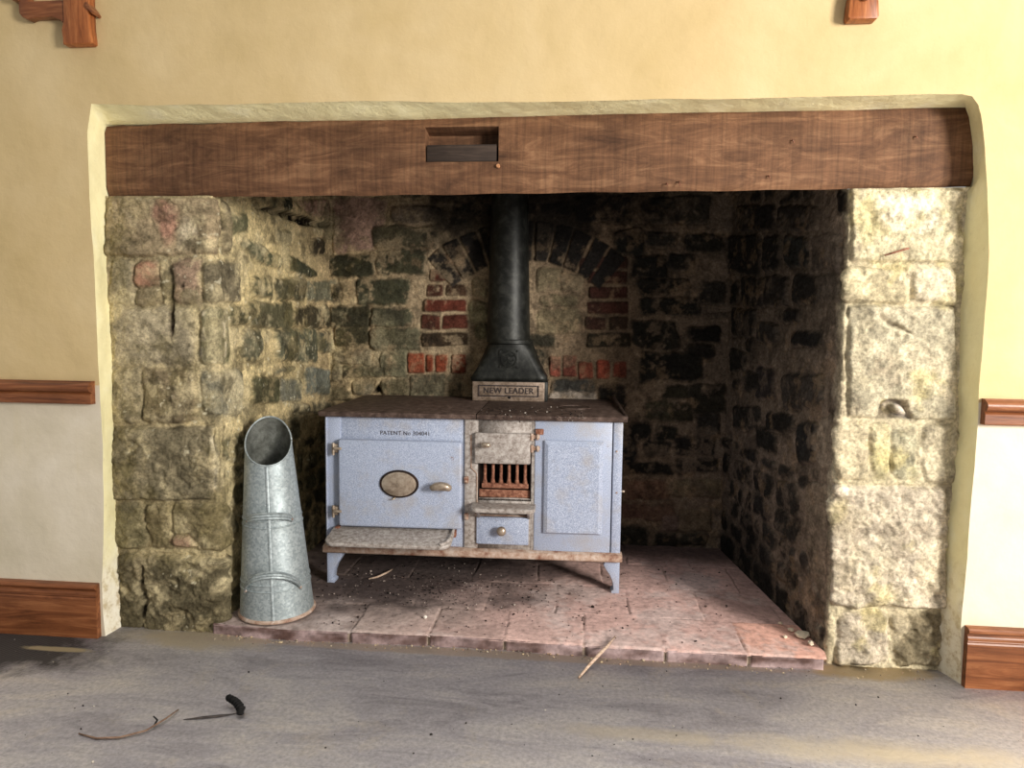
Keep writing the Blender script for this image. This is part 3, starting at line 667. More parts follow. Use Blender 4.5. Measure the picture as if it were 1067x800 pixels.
# ================================================================== range cooker
fa = onZ((340,607), ZH); fb = onZ((645,618.5), ZH); SW = float(np.linalg.norm(fb[:2]-fa[:2])); SA = math.atan2(fb[1]-fa[1], fb[0]-fa[0])
st = thing('kitchen_range', 'old mottled blue enamel cooking range with black flue, standing in the middle of the fireplace', 'range', (fa[0], fa[1], ZH), SA)
# local frame: x along the front, y into the recess, z up from the hearth
def lf(q, y=0.0):               # pixel -> local (x, z) on the plane y behind the front
    n = np.array([-math.sin(SA), math.cos(SA)])*y
    a, z = onV(q, fa[:2]+n, fb[:2]+n); return a, z-ZH
DEP = .74
def lx(px, py=500, y=0): return lf((px, py), y)[0]
def lz(px, py, y=0): return lf((px, py), y)[1]
zr0, zr1 = lz(500,579), lz(500,571)             # bottom rail
zh1 = lz(490,431,-.03); zh0 = zh1-.026   # hob
W = SW
# carcass: sides, back, floor, front frame with an open grate
gx0, gx1, gz0, gz1 = lx(499), lx(552.5), lz(525,517), lz(525,480)
MB().box(.008, .03, .012, DEP-.02, zr1-.01, zh0).build('side_panel', M['enamel'], st)
MB().box(W-.03, W-.008, .012, DEP-.02, zr1-.01, zh0).build('side_panel', M['enamel'], st)
MB().box(.02, W-.02, DEP-.04, DEP-.02, zr1, zh0).build('back_panel', M['iron'], st)
MB().box(.01, W-.01, .01, DEP-.02, zr1-.03, zr1-.01).build('bottom_panel', M['iron'], st)
xm0, xm1 = lx(484), lx(565)
MB().box(.0, lx(355), 0, .03, zr1-.004, zh0, .004).build('front_stile', M['enamel'], st)
MB().box(.006, lx(341.5), -.008, .01, zr1, zh0-.004, .003).build('corner_strip', M['enamel'], st)
MB().box(lx(352), xm0, .008, .03, zr1, zh0-.002, .002).build('oven_front', M['enamel'], st)
mid = MB(); mid.box(xm0, gx0-.004, -.002, .03, zr1, zh0-.002, .003); mid.box(gx1+.004, xm1, -.002, .03, zr1, zh0-.002, .003)
mid.box(gx0-.004, gx1+.004, 0, .03, gz1+.05, zh0-.002); mid.box(gx0-.004, gx1+.004, 0, .03, zr1, gz0-.01)
mid.build('firebox_front', M['grey'], st)
# raised outline on the latch plate left of the fire
a = [lf((491,453)), lf((491,487)), lf((497,493)), lf((497,567))]
MB().tube([(x, -.004, z) for x, z in a], .0028, 6).build('plate_bead', M['railrust'], st)
# firebox interior
fbx = MB(); fbx.box(gx0-.004, gx0, .0, .22, gz0-.02, gz1+.05); fbx.box(gx1, gx1+.004, .0, .22, gz0-.02, gz1+.05); fbx.box(gx0, gx1, .2, .22, gz0-.02, gz1+.05); fbx.box(gx0, gx1, 0, .22, gz0-.02, gz0-.012); fbx.box(gx0, gx1, 0.0, .22, gz1+.05, gz1+.058)
fbx.build('firebox', M['dark'], st)
gr = MB(); gr.box(gx0+.012, gx1-.008, .004, .028, lz(525,509), lz(525,504), .003).build('grate_rail', M['rust'], st)
for k_ in range(6):
    x = gx0+.026+(gx1-gx0-.05)*k_/5
    MB().tube([(x,.022,lz(525,506)), (x,.010,lz(525,503)), (x,.014,lz(525,499)), (x,.016,gz1+.03)], [.009,.011,.0075,.007], 8).build('grate_bar', M['rust'], st)
MB().prism([(gx0, gz0-.008), (gx1, gz0-.008), (gx1, lz(525,511)), (gx0, lz(525,511))], .012, .03, 'y', .002).build('ash_lip', M['rust'], st)
# hob: two plates and a raised lip at the right end
sx = lx(497,445)
def hobplate(x0, x1, zdrop, n):
    poly = [(-.035, zh1-.014-zdrop), (-.038, zh1-.004-zdrop), (-.030, zh1-zdrop), (DEP, zh1), (DEP, zh1-.018), (-.02, zh1-.026), (-.03, zh1-.024)]
    return MB().prism([(p[0], p[1]) for p in poly], x0, x1, 'x', .0025).build(n, M['hob'], st)
hobplate(-.018, sx-.002, 0.0, 'hob_plate'); hobplate(sx+.002, W+.016, .0, 'hob_plate')
MB().prism([(-.02, zh1), (.03, zh1+.004), (DEP-.03, zh1+.024), (DEP, zh1+.024), (DEP, zh1-.01), (-.02, zh1-.01)], W+.006, W+.018, 'x', .002).build('hob_lip', M['hob'], st)
MB().box(.004, W-.004, -.012, DEP-.02, zh0-.003, zh1-.012, .002).build('hob_frame', M['hob'], st)
hr = MB().lathe([(.082, 0), (.082, .004), (.072, .0045), (.072, .002)], (lx(600,440), .30, zh1-.001), 'z', 36); hr.build('hotplate_ring', M['hob'], st)
# oven door
dx0, dx1, dz0_, dz1_ = lx(354.5), lx(482), lz(420,548), lz(420,458)
od = MB().box(dx0, dx1, -.034, .006, dz0_, dz1_, .012, 4).build('oven_door', M['enamel'], st)
x, z = lf((416,504), -.034)
MB().lathe([(.001,-.017),(.03,-.0165),(.055,-.013),(.068,-.007),(.071,0),(.066,.006)], (x, -.034, z), 'y', 40, 1.2, .84).build('door_badge', M['nickel'], od)
MB().lathe([(.0705,-.006),(.0745,-.004),(.0755,0),(.0745,.003),(.07,.003)], (x, -.036, z), 'y', 40, 1.195, .85).build('badge_rim', M['dark'], od)
x2, z2 = lf((411,519), -.034)
MB().tube([(x2+.004,-.034,z2+.006),(x2,-.048,z2),(x2-.008,-.052,z2-.002)], [.005,.004,.003], 8).build('badge_stud', M['nickel'], od)
x, z = lf((459,508), -.07)
MB().tube([(x-.004,-.032,z-.003),(x-.004,-.062,z-.002)], [.013,.010], 12).build('latch_spindle', M['nickel'], od)
MB().tube([(x-.046,-.070,z-.006),(x-.040,-.072,z-.002),(x-.02,-.076,z+.005),(x+.004,-.078,z+.008),(x+.026,-.076,z+.005),(x+.044,-.072,z-.003),(x+.048,-.070,z-.005)], [.006,.014,.019,.020,.019,.014,.006], 14).build('latch_handle', M['nickel'], od)
for py in (467, 532):
    x, z = lf((349, py), -.02)
    h = MB().box(x-.012, x+.016, -.022, .002, z-.020, z+.020, .004); h.tube([(x-.006,-.024,z-.030),(x-.006,-.024,z+.026)], .007, 10); h.box(x-.004, x+.036, -.040, -.026, z-.004, z+.008, .003); h.build('hinge', M['nickel'], st)
for py in (500, 538):
    x, z = lf((486, py), -.01)
    k_ = MB().box(x-.010, x+.010, -.022, .0, z-.014, z+.016, .003); k_.tube([(x,-.03,z-.006),(x,-.012,z+.004)], .007, 8); k_.build('door_catch', M['railrust'], st)
tm = text_mesh('PATENT No 304041', .026, .0006, 1.05); o = link('maker_lettering', tm, M['ink'], st)
x, z = lf((422,451.5), .006); o.location = (x, .0072, z); o.rotation_euler = (math.pi/2, 0, 0)
# fire door, hinges, little knob
fx0, fx1 = lx(494.5), lx(552.5); fz0, fz1 = lz(523,482.5), lz(523,450.5)
fd = MB().box(fx0, fx1, -.026, -.002, fz0, fz1, .008, 3).build('fire_door', M['grey'], st)
x, z = lf((505,464), -.045); MB().tube([(x-.010,-.024,z),(x-.014,-.044,z+.001),(x,-.05,z+.003),(x+.02,-.05,z+.002),(x+.026,-.048,z)], [.006,.010,.013,.011,.005], 12).build('fire_door_knob', M['nickel'], fd)
for py in (455, 467):
    x, z = lf((557, py), -.01); h = MB().tube([(x-.012,-.02,z-.016),(x-.012,-.02,z+.016)], .008, 10); h.box(x-.010, x+.024, -.016, .0, z-.009, z+.009, .003); h.tube([(x+.014,-.02,z-.013),(x+.014,-.02,z+.013)], .006, 8); h.build('hinge', M['railrust'], st)
x, z = lf((560,449.5), -.01); MB().box(x-.008, x+.028, -.014, .0, z-.014, z+.012, .003).build('top_catch', M['rust'], st)
# ledge under the fire, ash drawer
z = lz(523,524,-.06); xa, xb = lx(489.5,527,-.10), lx(557.5,527,-.10)
def rounded(x0, x1, y0, y1, r, n=6):
    p = [(x1, y1), (x0, y1)]
    p += [(x0+r-r*math.cos(t), y0+r-r*math.sin(t)) for t in [i*math.pi/2/n for i in range(n+1)]]
    p += [(x1-r+r*math.sin(t), y0+r-r*math.cos(t)) for t in [i*math.pi/2/n for i in range(n+1)]]
    return p
zl = lz(523,535,-.11)
MB().prism(rounded(xa, xb, -.115, .0, .034), zl, zl+.020, 'z', .006, 3).build('fire_ledge', M['grey'], st)
for xx in (xa+.03, xb-.03): MB().prism([(0, zl), (-.08, zl), (-.012, zl-.05), (0, zl-.05)], xx-.006, xx+.006, 'x', .002).build('ledge_bracket', M['grey'], st)
ax0, ax1, az0, az1 = lx(497), lx(551.5), lz(524,566.5), lz(524,538)
ad = MB().box(ax0, ax1, -.014, .004, az0, az1, .005).build('ash_drawer', M['enamel'], st)
MB().box(ax0-.008, ax1+.008, -.006, .0, az1+.001, az1+.010, .002).build('drawer_rail', M['railrust'], st)
x, z = lf((522.5,553), -.04); MB().lathe([(.008,.0),(.008,-.016),(.014,-.022),(.021,-.030),(.022,-.038),(.017,-.046),(.007,-.050),(.001,-.0505)], (x, -.012, z), 'y', 20).build('drawer_knob', M['nickel'], ad)
# right-hand cupboard front with raised panel
rx0, rx1 = lx(557), lx(637)
rp = MB().box(rx0, rx1, -.006, .01, zr1, zh0-.002, .003).build('cupboard_front', M['enamel'], st)
px0, px1, pz0, pz1 = lx(567), lx(628), lz(597,555), lz(597,459)
b = bmesh.new(); o_ = [(px0,pz0),(px1,pz0),(px1,pz1),(px0,pz1)]; bv = .016; i_ = [(px0+bv,pz0+bv*.4),(px1-bv*1.2,pz0+bv*.4),(px1-bv*1.2,pz1-bv*1.2),(px0+bv,pz1-bv*1.2)]
va = [b.verts.new((x,-.004,z)) for x, z in o_]; vm = [b.verts.new((x,-.018,z)) for x, z in o_]; vb = [b.verts.new((x,-.026,z)) for x, z in i_]; b.faces.new(vb)
for i in range(4): b.faces.new((va[i],va[(i+1)%4],vm[(i+1)%4],vm[i])); b.faces.new((vm[i],vm[(i+1)%4],vb[(i+1)%4],vb[i]))
bmesh.ops.recalc_face_normals(b, faces=b.faces[:]); q = MB(); q.b.free(); q.b = b; q.build('raised_panel', M['enamel'], rp, angle=15)
MB().box(lx(638.2), W, -.004, .03, zr1-.004, zh0, .004).build('front_stile', M['enamel'], st)
for py in (470, 513): x, z = lf((642.5, py)); MB().lathe([(.004,0),(.004,-.004),(.002,-.006),(.0005,-.0062)], (x, -.004, z), 'y', 10).build('screw', M['railrust'], st)
x, z = lf((645.5, 513)); MB().tube([(W-.002,.02,z),(W+.012,.02,z+.001),(W+.016,.02,z)], [.006,.006,.004], 8).build('side_pin', M['nickel'], st)
# bottom rail
MB().prism([(.02, zr0), (-.026, zr0), (-.030, zr0+.006), (-.026, zr1-.008), (-.012, zr1), (.02, zr1)], -.006, W+.008, 'x', .002).build('bottom_rail', M['railrust'], st)
# hinged warming shelf under the oven door
za = lz(410,549.5); zb_ = lz(410,571,-.165)
sh = MB().prism(rounded(lx(335.5,568,-.165), lx(466,568,-.165)+.01, -.168, .0, .05, 8), -.010, .010, 'z', .007, 3)
rim = MB(); xs0, xs1 = lx(335.5,568,-.165), lx(466,568,-.165)+.01
sh.xform(Matrix.Translation((0,0,za-.008)) @ Matrix.Rotation(math.atan2(za-zb_-.012, .165), 4, 'X'))
shelf = sh.build('warming_shelf', M['grey'], st)
rm = MB().tube([(xs1-.006,-.012,.014),(xs1-.008,-.10,.013),(xs1-.020,-.135,.012),(xs1-.045,-.158,.011)], .008, 8); rm.xform(Matrix.Translation((0,0,za-.008)) @ Matrix.Rotation(math.atan2(za-zb_-.012, .165), 4, 'X')); rm.build('shelf_rim', M['grey'], shelf)
for xx in (lx(353), lx(474)): MB().box(xx-.01, xx+.01, -.03, .0, za-.03, za+.004, .004).build('shelf_hinge', M['rust'], st)
# legs: cast brackets with a curled inner edge
def leg(flip, y0, y1):
    zt_ = zr0+.004
    pr = [(0, 0), (.034, 0), (.036, .010), (.026, .018), (.030, .05), (.042, .082), (.060, .108), (.072, .128), (.068, .146), (.074, zt_-.006), (.074, zt_), (0, zt_)]
    if flip: return MB().prism([(W-x, z) for x, z in pr], y0, y1, 'y', .004)
    return MB().prism([(x+.004, z) for x, z in pr], y0, y1, 'y', .004)
for fl_, y0 in ((0, 0.0), (1, 0.0), (0, DEP-.10), (1, DEP-.10)): leg(fl_, y0, y0+.06 if y0 == 0 else y0+.05).build('leg', M['enamel'], st)
# flue: cast base with nameplate, hood with a round emblem, tapering pipe
YP = .545
n = np.array([-math.sin(SA), math.cos(SA)])*YP
bx0, bx1 = lf((492,424), YP)[0], lf((568,424), YP)[0]; bz1 = lf((530,397), YP)[1]; cxf = (bx0+bx1)/2
fbse = MB().box(bx0, bx1+.012, YP, YP+.19, zh1-.002, bz1, .006).build('flue_base', M['iron'], st)
MB().box(bx0+.002, bx1-.004, YP-.012, YP, zh1, bz1-.003, .004).build('name_plate', M['plate'], fbse)
zc = (lf((530,407), YP)[1]); nw = .160; nh = .030
fm = MB()
for (x0, x1, z0, z1) in ((-nw, nw, nh-.0055, nh), (-nw, nw, -nh, -nh+.0055), (-nw, -nw+.0055, -nh, nh), (nw-.0055, nw, -nh, nh)): fm.box(cxf+x0, cxf+x1, YP-.018, YP-.011, zc+z0, zc+z1, .001)
fm.build('plate_border', M['ink'], fbse)
tm = text_mesh('NEW LEADER', .042, .002, 1.08); o = link('plate_lettering', tm, M['ink'], fbse); o.location = (cxf, YP-.0145, zc); o.rotation_euler = (math.pi/2, 0, 0); o.scale = (.98, 1.05, 1)
MB().tube([(cxf+.004,YP-.0125,zh1+.020),(cxf+.004,YP-.013,zh1+.020)], .008, 8).build('dark_hole_disc', M['soot'], fbse)  # flat black disc painted as the shade inside a hole
PYC = YP+.10
pz = lambda py: lf((530, py), YP)[1]
hz0, hz1 = bz1, pz(356)
# hood lofts from the rectangular base to the round pipe
b = bmesh.new(); rings = []; hw, hd = (bx1-bx0)/2+.008, .098
for f in np.linspace(0, 1, 12):
    e = f*f*(3-2*f)*.75+f*.25 if f > 0 else 0; e = max(0, (f-.12)/.88)**.85
    ring = []
    for k_ in range(48):
        a_ = k_*2*math.pi/48; c_, s_ = math.cos(a_), math.sin(a_); sq = 1/max(abs(c_), abs(s_))
        bxp = np.array([hw*max(-1, min(1, c_*sq)), hd*max(-1, min(1, s_*sq))]); cir = np.array([.118*c_, .100*s_]); p = bxp*(1-e)+cir*e
        ring.append(b.verts.new((cxf+p[0], PYC+p[1], hz0+(hz1-hz0)*f)))
    rings.append(ring)
for A_, B_ in zip(rings, rings[1:]):
    for k_ in range(48): b.faces.new((A_[k_], A_[(k_+1)%48], B_[(k_+1)%48], B_[k_]))
b.faces.new(rings[0][::-1]); b.faces.new(rings[-1]); q = MB(); q.b.free(); q.b = b; hood = q.build('flue_hood', M['iron'], st, angle=50)
ez = pz(374); ex = lf((530,374), YP)[0]; ey = YP+.012
em = MB().box(ex-.052, ex+.052, ey-.012, ey+.03, ez-.048, ez+.048, .003)
em.build('emblem_plate', M['iron'], hood)
rg = MB()
rg.tube([(ex+.040*math.cos(t), ey-.013, ez+.040*math.sin(t)) for t in [i*2*math.pi/28 for i in range(29)]], .0035, 6)
for q_ in ([(-.03,.02),(-.012,.01),(.0,.026),(.012,.014),(.03,.018)], [(-.02,-.012),(-.002,-.002),(.014,-.012),(.026,-.004)], [(-.008,-.03),(.0,-.018),(.012,-.026)], [(.0,.026),(-.004,.004),(.0,-.018)]):
    rg.tube([(ex+x_, ey-.013, ez+z_) for x_, z_ in q_], .0038, 6)
for sx_, sz_ in ((-1,-1),(1,-1),(1,1),(-1,1)): rg.lathe([(.006,0),(.005,-.004),(.001,-.005)], (ex+sx_*.045, ey-.012, ez+sz_*.041), 'y', 8)
rg.build('emblem_relief', M['iron'], hood)
def pipe_r(py): return (lf((555-(356-py)*.03, py), YP+.1)[0]-lf((507.5+(356-py)*.018, py), YP+.1)[0])/2
MB().lathe([(.116,hz1-.012),(.121,hz1-.010),(.121,hz1+.008),(.117,hz1+.012)], (cxf, PYC, 0), 'z', 48).build('flue_collar', M['iron'], hood)
MB().lathe([(.117,hz1-.004),(.114,hz1+.12),(.110,hz1+.28),(.104,hz1+.5),(.098,hz1+.74),(.096,hz1+.98)], (cxf-.012, PYC, 0), 'z', 56).build('flue_pipe', M['iron'], st, angle=60)

# ================================================================== coal hod
HC = np.array([-1.222, .222]); hb = thing('coal_hod', 'tall tapering galvanised coal hod with two handles and slanted open mouth', 'coal hod', (HC[0], HC[1], ZH+.003), math.radians(20))
def hod_r(z): return .148-.062*(z/.78)
def hod_c(z): return np.array([-.026*z/.7, .020*z/.7])
def hod_top(a): return .712+.088*math.sin(a)          # a = angle, 90 deg = back
NA = 72
def hod_pt(a, z, dr=0.0):
    c = hod_c(z); r = hod_r(z)+dr; return (c[0]+r*math.cos(a), c[1]+r*math.sin(a), z)
def hod_shell(dr, flip):
    b = bmesh.new(); rg_ = []
    for i in range(25):
        f = i/24; rg_.append([b.verts.new(hod_pt(k_*2*math.pi/NA, f*hod_top(k_*2*math.pi/NA)+.002, dr)) for k_ in range(NA)])
    for A_, B_ in zip(rg_, rg_[1:]):
        for k_ in range(NA):
            v = (A_[k_], A_[(k_+1)%NA], B_[(k_+1)%NA], B_[k_]); b.faces.new(v[::-1] if flip else v)
    q = MB(); q.b.free(); q.b = b; return q
hod_shell(0.0, False).build('body', M['galv'], hb, angle=80)
hod_shell(-.0022, True).build('inner_lining', M['galvin'], hb, angle=80)
MB().lathe([(.144,.004),(.144,.008)], (0,0,0), 'z', 48).build('base_plate', M['galvin'], hb)
MB().tube([hod_pt(i*2*math.pi/72, hod_top(i*2*math.pi/72)+.003, -.001) for i in range(73)], .0036, 8).build('rim_wire', M['galv'], hb)
MB().lathe([(.146,0),(.154,0),(.1555,.004),(.154,.009),(.148,.013)], (0,0,0), 'z', 60).build('foot_ring', M['railrust'], hb)
AF = math.radians(-92)
sm_ = MB()
zs_ = np.linspace(.014, hod_top(AF), 18); b = sm_.b
L1 = [[b.verts.new(hod_pt(AF+da/hod_r(z), z, dr)) for da, dr in ((-.007,.0002),(-.005,.0032),(.005,.0032),(.007,.0002))] for z in zs_]
for A_, B_ in zip(L1, L1[1:]):
    for k_ in range(3): b.faces.new((A_[k_], A_[k_+1], B_[k_+1], B_[k_]))
sm_.build('front_seam', M['galv'], hb)
for zc_ in (.405, .150):
    rb = MB()
    for dzz in (0, -.026): rb.tube([hod_pt(i*2*math.pi/72, zc_+dzz, .0005) for i in range(73)], .0032, 6)
    rb.build('swaged_band', M['galv'], hb)
def handle(zc_, half, lift, out_):
    pts = []; rr = []
    for i in range(15):
        t = -1+2*i/14; a = AF+t*half; e = 1-abs(t)**2.0
        pts.append(hod_pt(a, zc_+lift*e, .004+out_*e)); rr.append(.0075)
    h = MB(); b = h.b; pr = None
    cen = [V(p) for p in pts]
    prof = [(-.015,-.002),(-.011,.005),(-.005,.002),(.0,.0055),(.005,.002),(.011,.005),(.015,-.002),(.0,-.004)]
    rings = []
    for i, p in enumerate(cen):
        t = -1+2*i/14; a = AF+t*half; rad = V((math.cos(a), math.sin(a), .12)).normalized(); upv = V((0,0,1))
        rings.append([b.verts.new(p+upv*u+rad*w_) for u, w_ in prof])
    for A_, B_ in zip(rings, rings[1:]):
        for k_ in range(len(prof)): b.faces.new((A_[k_], A_[(k_+1)%len(prof)], B_[(k_+1)%len(prof)], B_[k_]))
    b.faces.new(rings[0][::-1]); b.faces.new(rings[-1]); bmesh.ops.recalc_face_normals(b, faces=b.faces[:])
    ho = h.build('handle', M['galv'], hb)
    for s_ in (-1, 1):
        a = AF+s_*(half-.04); p = hod_pt(a, zc_, .008)
        MB().lathe([(.0065,-.004),(.0055,.002),(.003,.004),(.0005,.0045)], (0,0,0), 'z', 10).xform(Matrix.Translation(p) @ V((math.cos(a), math.sin(a), 0)).to_track_quat('Z','Y').to_matrix().to_4x4()).build('rivet', M['railrust'], ho)
handle(.405, .80, .034, .040); handle(.125, .86, .085, .044)

# ================================================================== wooden wall pieces above the beam
x0, x1, zb = -1.880, -1.772, 2.252
wb = thing('wall_bracket', 'reddish brown wooden bracket with scalloped side arm, high on the wall left of the beam', 'wall bracket', (x0, 0, zb), 0, 'wooden brackets above the beam')
w_ = x1-x0
MB().prism([(0,0),(w_-.008,0),(w_,.006),(w_,.02),(w_-.004,.06),(w_-.004,.40),(.006,.40),(.006,.085),(-.004,.05),(0,.02)], -.040, 0, 'y', .004).build('post', M['pinez'], wb)
MB().prism([(.004,.070),(-.012,.088),(-.04,.099),(-.115,.099),(-.135,.092),(-.160,.102),(-.172,.116),(-.172,.40),(-.134,.40),(-.134,.157),(.004,.157)], -.034, -.004, 'y', .003).build('scalloped_arm', M['pine'], wb)
MB().prism([(-.170,.158),(-.196,.162),(-.212,.172),(-.212,.190),(-.170,.190)], -.038, -.002, 'y', .003).build('arm_tip', M['pine'], wb)
MB().prism([(w_-.012,.128),(w_+.012,.102),(w_+.018,.108),(w_+.012,.118),(w_-.006,.142)], -.048, 0, 'y', .002).build('side_lip', M['pine'], wb)
x0, x1, zb = onY((879,22))[0], onY((910,22))[0], 2.256
w2 = thing('wall_bracket', 'plain reddish brown wooden bracket high on the wall above the right half of the beam', 'wall bracket', (x0, 0, zb), 0, 'wooden brackets above the beam')
w_ = x1-x0
MB().prism([(.004,0),(w_-.006,0),(w_,.008),(w_-.003,.05),(w_-.010,.09),(w_-.010,.40),(.008,.40),(.008,.10),(0,.05),(-.002,.01)], -.045, 0, 'y', .004).build('post', M['pinez'], w2)
MB().lathe([(.018,.0),(.020,-.01),(.014,-.02),(.002,-.024)], (w_/2,-.045,.072), 'y', 16).build('boss', M['pine'], w2)

p = onY((946,259), .085); q_ = onY((922,266), .06)
tag(MB().tube([(p[0],.115,p[2]),(p[0],.082,p[2]),(p[0]-.006,.074,p[2]-.001),tuple(q_)], [.004,.004,.0038,.0028], 8).build('bent_nail', M['rust']), 'bent rusty nail in the top block of the pale right-hand pier', 'nail')
# ================================================================== loose bits
def rock(b, c, r, sd, flat=.7):
    rg_ = random.Random(sd); q = bmesh.ops.create_icosphere(b, subdivisions=1, radius=1.0)['verts']; s_ = [r*rg_.uniform(.7,1.25), r*rg_.uniform(.6,1.2), r*flat*rg_.uniform(.7,1.2)]
    rot = Matrix.Rotation(rg_.uniform(0, 6), 3, 'Z'); 
    for v in q: v.co = rot @ V((v.co.x*s_[0]*rg_.uniform(.75,1.2), v.co.y*s_[1]*rg_.uniform(.75,1.2), v.co.z*s_[2]*rg_.uniform(.8,1.15)))
    lo = min(v.co.z for v in q)
    for v in q: v.co += V((c[0], c[1], c[2]-lo))
    return len(q)
def grit(name, label, cat, pts, cols, parent=None):
    b = bmesh.new(); cc = []
    for i, (p, r) in enumerate(pts):
        n_ = rock(b, p, r, i*7+3); cc += [np.array(lin(cols[i]))]*n_
    me = bpy.data.meshes.new(name); b.to_mesh(me); b.free(); at = me.color_attributes.new('Col', 'FLOAT_COLOR', 'POINT'); at.data.foreach_set('color', np.concatenate([np.array(cc), np.ones((len(cc), 1))], 1).ravel())
    return tag(link(name, me, M['bits']), label, cat, None, 'stuff')
R_ = random.Random(5)
pts, cols = [], []
for _ in range(1500):       # soot and plaster crumbs on the hearth, thickest in front of and under the range
    if R_.random() < .72: x, y = R_.gauss(-.75, .36), R_.gauss(.52, .16)
    else: x, y = R_.uniform(-1.2, .8), R_.uniform(.10, 1.1)
    if not (-1.3 < x < .75 and .09 < y < 1.15) or math.hypot(x-HC[0], y-HC[1]) < .17: continue
    pts.append(((x, y, ZH-.001), abs(R_.gauss(0, .0020))+.0011)); cols.append(R_.choice([(28,24,24),(34,28,26),(44,36,34),(60,48,44),(84,70,64),(170,156,146)]))
grit('hearth_crumbs', 'black and white crumbs of soot and plaster scattered over the hearth tiles', 'crumbs', pts, cols)
pts, cols = [], []
for _ in range(330):        # fallen mortar along the foot of the kerb and the right pier
    x = R_.uniform(-1.45, 1.28); y0 = float(np.interp(x, FX+[.95, 1.3], FY+[.05, .07])); y = y0-abs(R_.gauss(.012, .018))
    if x > .9: y = R_.uniform(.0, .085)
    pts.append(((x, y, -.001), abs(R_.gauss(0, .0022))+.001)); cols.append(R_.choice([(176,158,128),(186,170,144),(160,134,112),(148,128,104),(110,98,88)]))
grit('mortar_grit', 'sandy mortar grit lying along the foot of the hearth kerb', 'grit', pts, cols)
pts, cols = [], []
for _ in range(260):
    x, y = R_.uniform(-2.2, 1.6), R_.uniform(-.75, -.02)
    pts.append(((x, y, -.001), abs(R_.gauss(0, .0012))+.0008)); cols.append(R_.choice([(40,36,34),(50,44,40),(60,54,48),(190,182,168)]))
grit('floor_specks', 'fine dark and pale specks strewn over the grey floor', 'specks', pts, cols)
pts, cols = [], []
for _ in range(130):
    q = (R_.uniform(500, 610), R_.uniform(424, 440)); 
    n_ = onZ(q, ZH+zh1); pts.append(((n_[0], n_[1], ZH+zh1-.0005), R_.uniform(.0015, .005))); cols.append(R_.choice([(30,26,26),(38,34,32),(120,108,100),(186,176,166),(70,58,54)]))
grit('hob_crumbs', 'soot flakes and plaster crumbs on the range top in front of the flue', 'crumbs', pts, cols)
for i, (q, r, lab) in enumerate([((835,663),.030,'largest pale mortar lump at the right end of the hearth'),((824,657),.017,'small pale mortar lump just left of the largest lump on the hearth'),((845,672),.020,'pale mortar lump in front of the largest lump, near the right kerb end'),((818,664),.013,'tiny pale mortar lump furthest left of the rubble on the right of the hearth'),((813,650),.011,'tiny pale mortar lump furthest back of the rubble on the right of the hearth')]):
    p = onZ(q, ZH+.003); b = bmesh.new(); rock(b, (p[0], p[1], ZH+.001), r, 40+i, .5)
    bmesh.ops.subdivide_edges(b, edges=b.edges[:], cuts=2, use_grid_fill=True)
    for v in b.verts: v.co += V((R_.uniform(-1,1), R_.uniform(-1,1), R_.uniform(-.2,1)))*r*.07
    me = bpy.data.meshes.new('mortar_lump'); b.to_mesh(me); b.free(); at = me.color_attributes.new('Col', 'FLOAT_COLOR', 'POINT'); at.data.foreach_set('color', np.tile([*lin((226,212,186)), 1], len(me.vertices)))
    tag(link('mortar_lump', me, M['bits']), lab, 'mortar lump', 'mortar lumps on the hearth')
p = onZ((443,644), ZH+.003); b = bmesh.new(); rock(b, (p[0], p[1], ZH+.001), .011, 77, .8); me = bpy.data.meshes.new('pebble'); b.to_mesh(me); b.free(); at = me.color_attributes.new('Col', 'FLOAT_COLOR', 'POINT'); at.data.foreach_set('color', np.tile([*lin((238,230,218)), 1], len(me.vertices)))
tag(link('pebble', me, M['bits']), 'single white pebble on the dusty tiles in front of the range', 'pebble')
p = onZ((183,560+4), .0)
def twig(name, pts, rad, mat, label, cat='twig'):
    return tag(MB().tube(pts, rad, 7).build(name, mat), label, cat)
def fz(q, z): p = onZ(q, z); return (p[0], p[1], z)
twig('twig', [fz((603,706),.005), fz((613,694),.016), fz((624,682),.040), fz((632,674),ZH+.009), fz((641,663),ZH+.010)], [.004,.006,.007,.006,.003], M['twig'], 'pale forked stick leaning over the front kerb of the hearth')
twig('twig', [fz((384,603),ZH+.006), fz((393,601),ZH+.008), fz((402,597),ZH+.010), fz((409,593),ZH+.008)], [.003,.005,.005,.003], M['twig'], 'short pale stick on the soot beneath the warming shelf')
twig('stalk', [fz((82,764),.004), fz((100,769),.005), fz((125,768),.006), fz((152,761),.008), fz((172,749),.012), fz((186,739),.006)], [.002,.003,.0032,.003,.003,.002], M['darktwig'], 'long thin curved dry stalk on the floor at lower left', 'stalk')
twig('stalk', [fz((160,757),.006), fz((164,750),.016), fz((160,746),.022)], [.003,.003,.002], M['soot'], 'stubby dark bit of stem beside the long curved stalk', 'stalk')
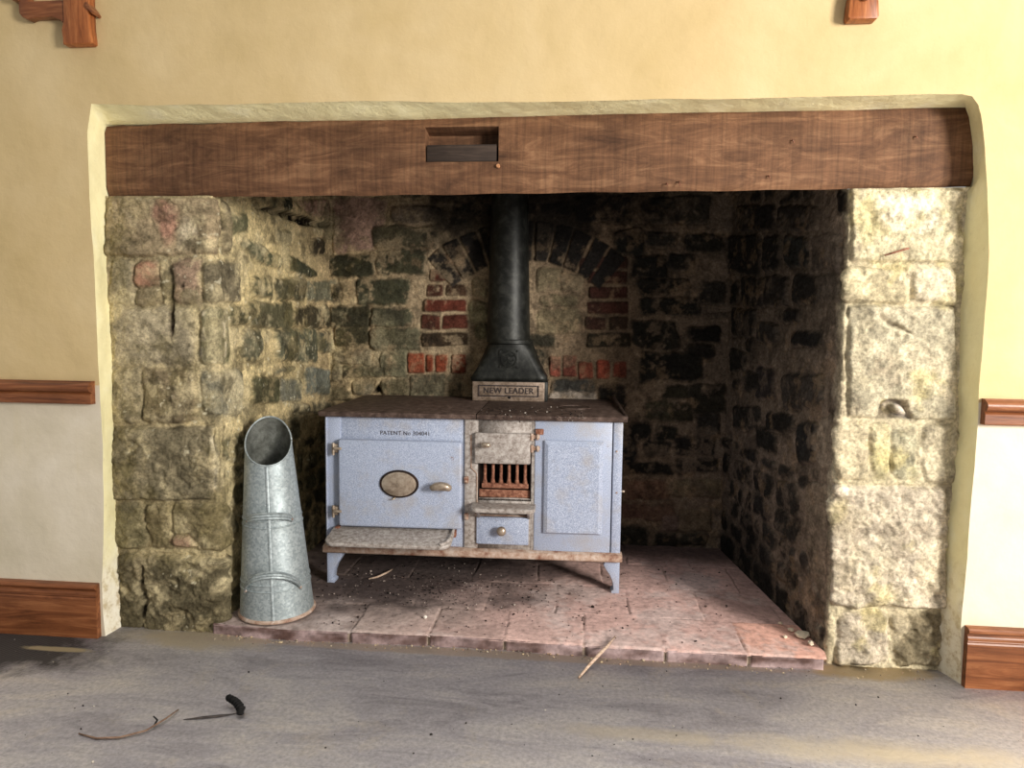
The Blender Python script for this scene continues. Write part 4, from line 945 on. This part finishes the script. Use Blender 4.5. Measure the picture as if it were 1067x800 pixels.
# curled ribbed black pod on the floor
pp = [fz((250,744),.012), fz((251,738),.024), fz((246,731),.036), fz((237,726),.030)]
c0 = [V(p) for p in pp]; pts = []; rad = []
for i in range(40):
    t = i/39*3; k_ = min(int(t), 2); f = t-k_; pts.append(c0[k_].lerp(c0[k_+1], f)); rad.append((.0145-.005*abs(i/39-.4))*(1 if i % 4 < 2 else .62))
MB().prism([(0,0),(.05,.006),(.10,.004),(.155,-.004),(.10,-.008),(.05,-.006)], 0, .0035, 'z', .0012).xform(Matrix.Translation(V(fz((246,744),.001))) @ Matrix.Rotation(math.radians(200), 4, 'Z')).build('sliver', M['darksliver'])  # thin flat shape making a dark streak beside the pod
tag(bpy.data.objects['sliver'], 'narrow dark sliver lying flat on the floor beside the black ribbed pod', 'sliver')
twig('dried_pod', pts, rad, M['soot'], 'short curled ribbed black dried pod on the floor left of centre', 'dried pod')

# ================================================================== light
def area(name, loc, target, sx_, sy_, power, col):
    l = bpy.data.lights.new(name, 'AREA'); l.shape = 'RECTANGLE'; l.size = sx_; l.size_y = sy_; l.energy = power; l.color = col
    o = bpy.data.objects.new(name, l); COL.objects.link(o); o.location = loc
    o.rotation_euler = (V(target)-V(loc)).to_track_quat('-Z', 'Y').to_euler(); return o
area('window_daylight', (3.5, -3.1, 2.0), (-.3, .2, .8), 1.1, 1.4, 370, (1.0, .95, .885))
w = bpy.data.worlds.new('room_ambience'); SC.world = w; w.use_nodes = True
nt_ = w.node_tree; bg = nt_.nodes['Background']; tcw = nt_.nodes.new('ShaderNodeTexCoord'); sep = nt_.nodes.new('ShaderNodeSeparateXYZ'); mr = nt_.nodes.new('ShaderNodeMapRange')
nt_.links.new(tcw.outputs['Generated'], sep.inputs[0]); nt_.links.new(sep.outputs['Z'], mr.inputs['Value'])
for k_, v_ in (('From Min', .72), ('From Max', 1.0), ('To Min', .36), ('To Max', 2.3)): mr.inputs[k_].default_value = v_
nt_.links.new(mr.outputs['Result'], bg.inputs['Strength']); bg.inputs['Color'].default_value = (1.0, .975, .935, 1)
SC.view_settings.view_transform = 'Standard'; SC.view_settings.look = 'None'; SC.view_settings.gamma = 1.0; SC.view_settings.use_curve_mapping = False
SC.view_settings.exposure = 0.0
SC.cycles.max_bounces = 6
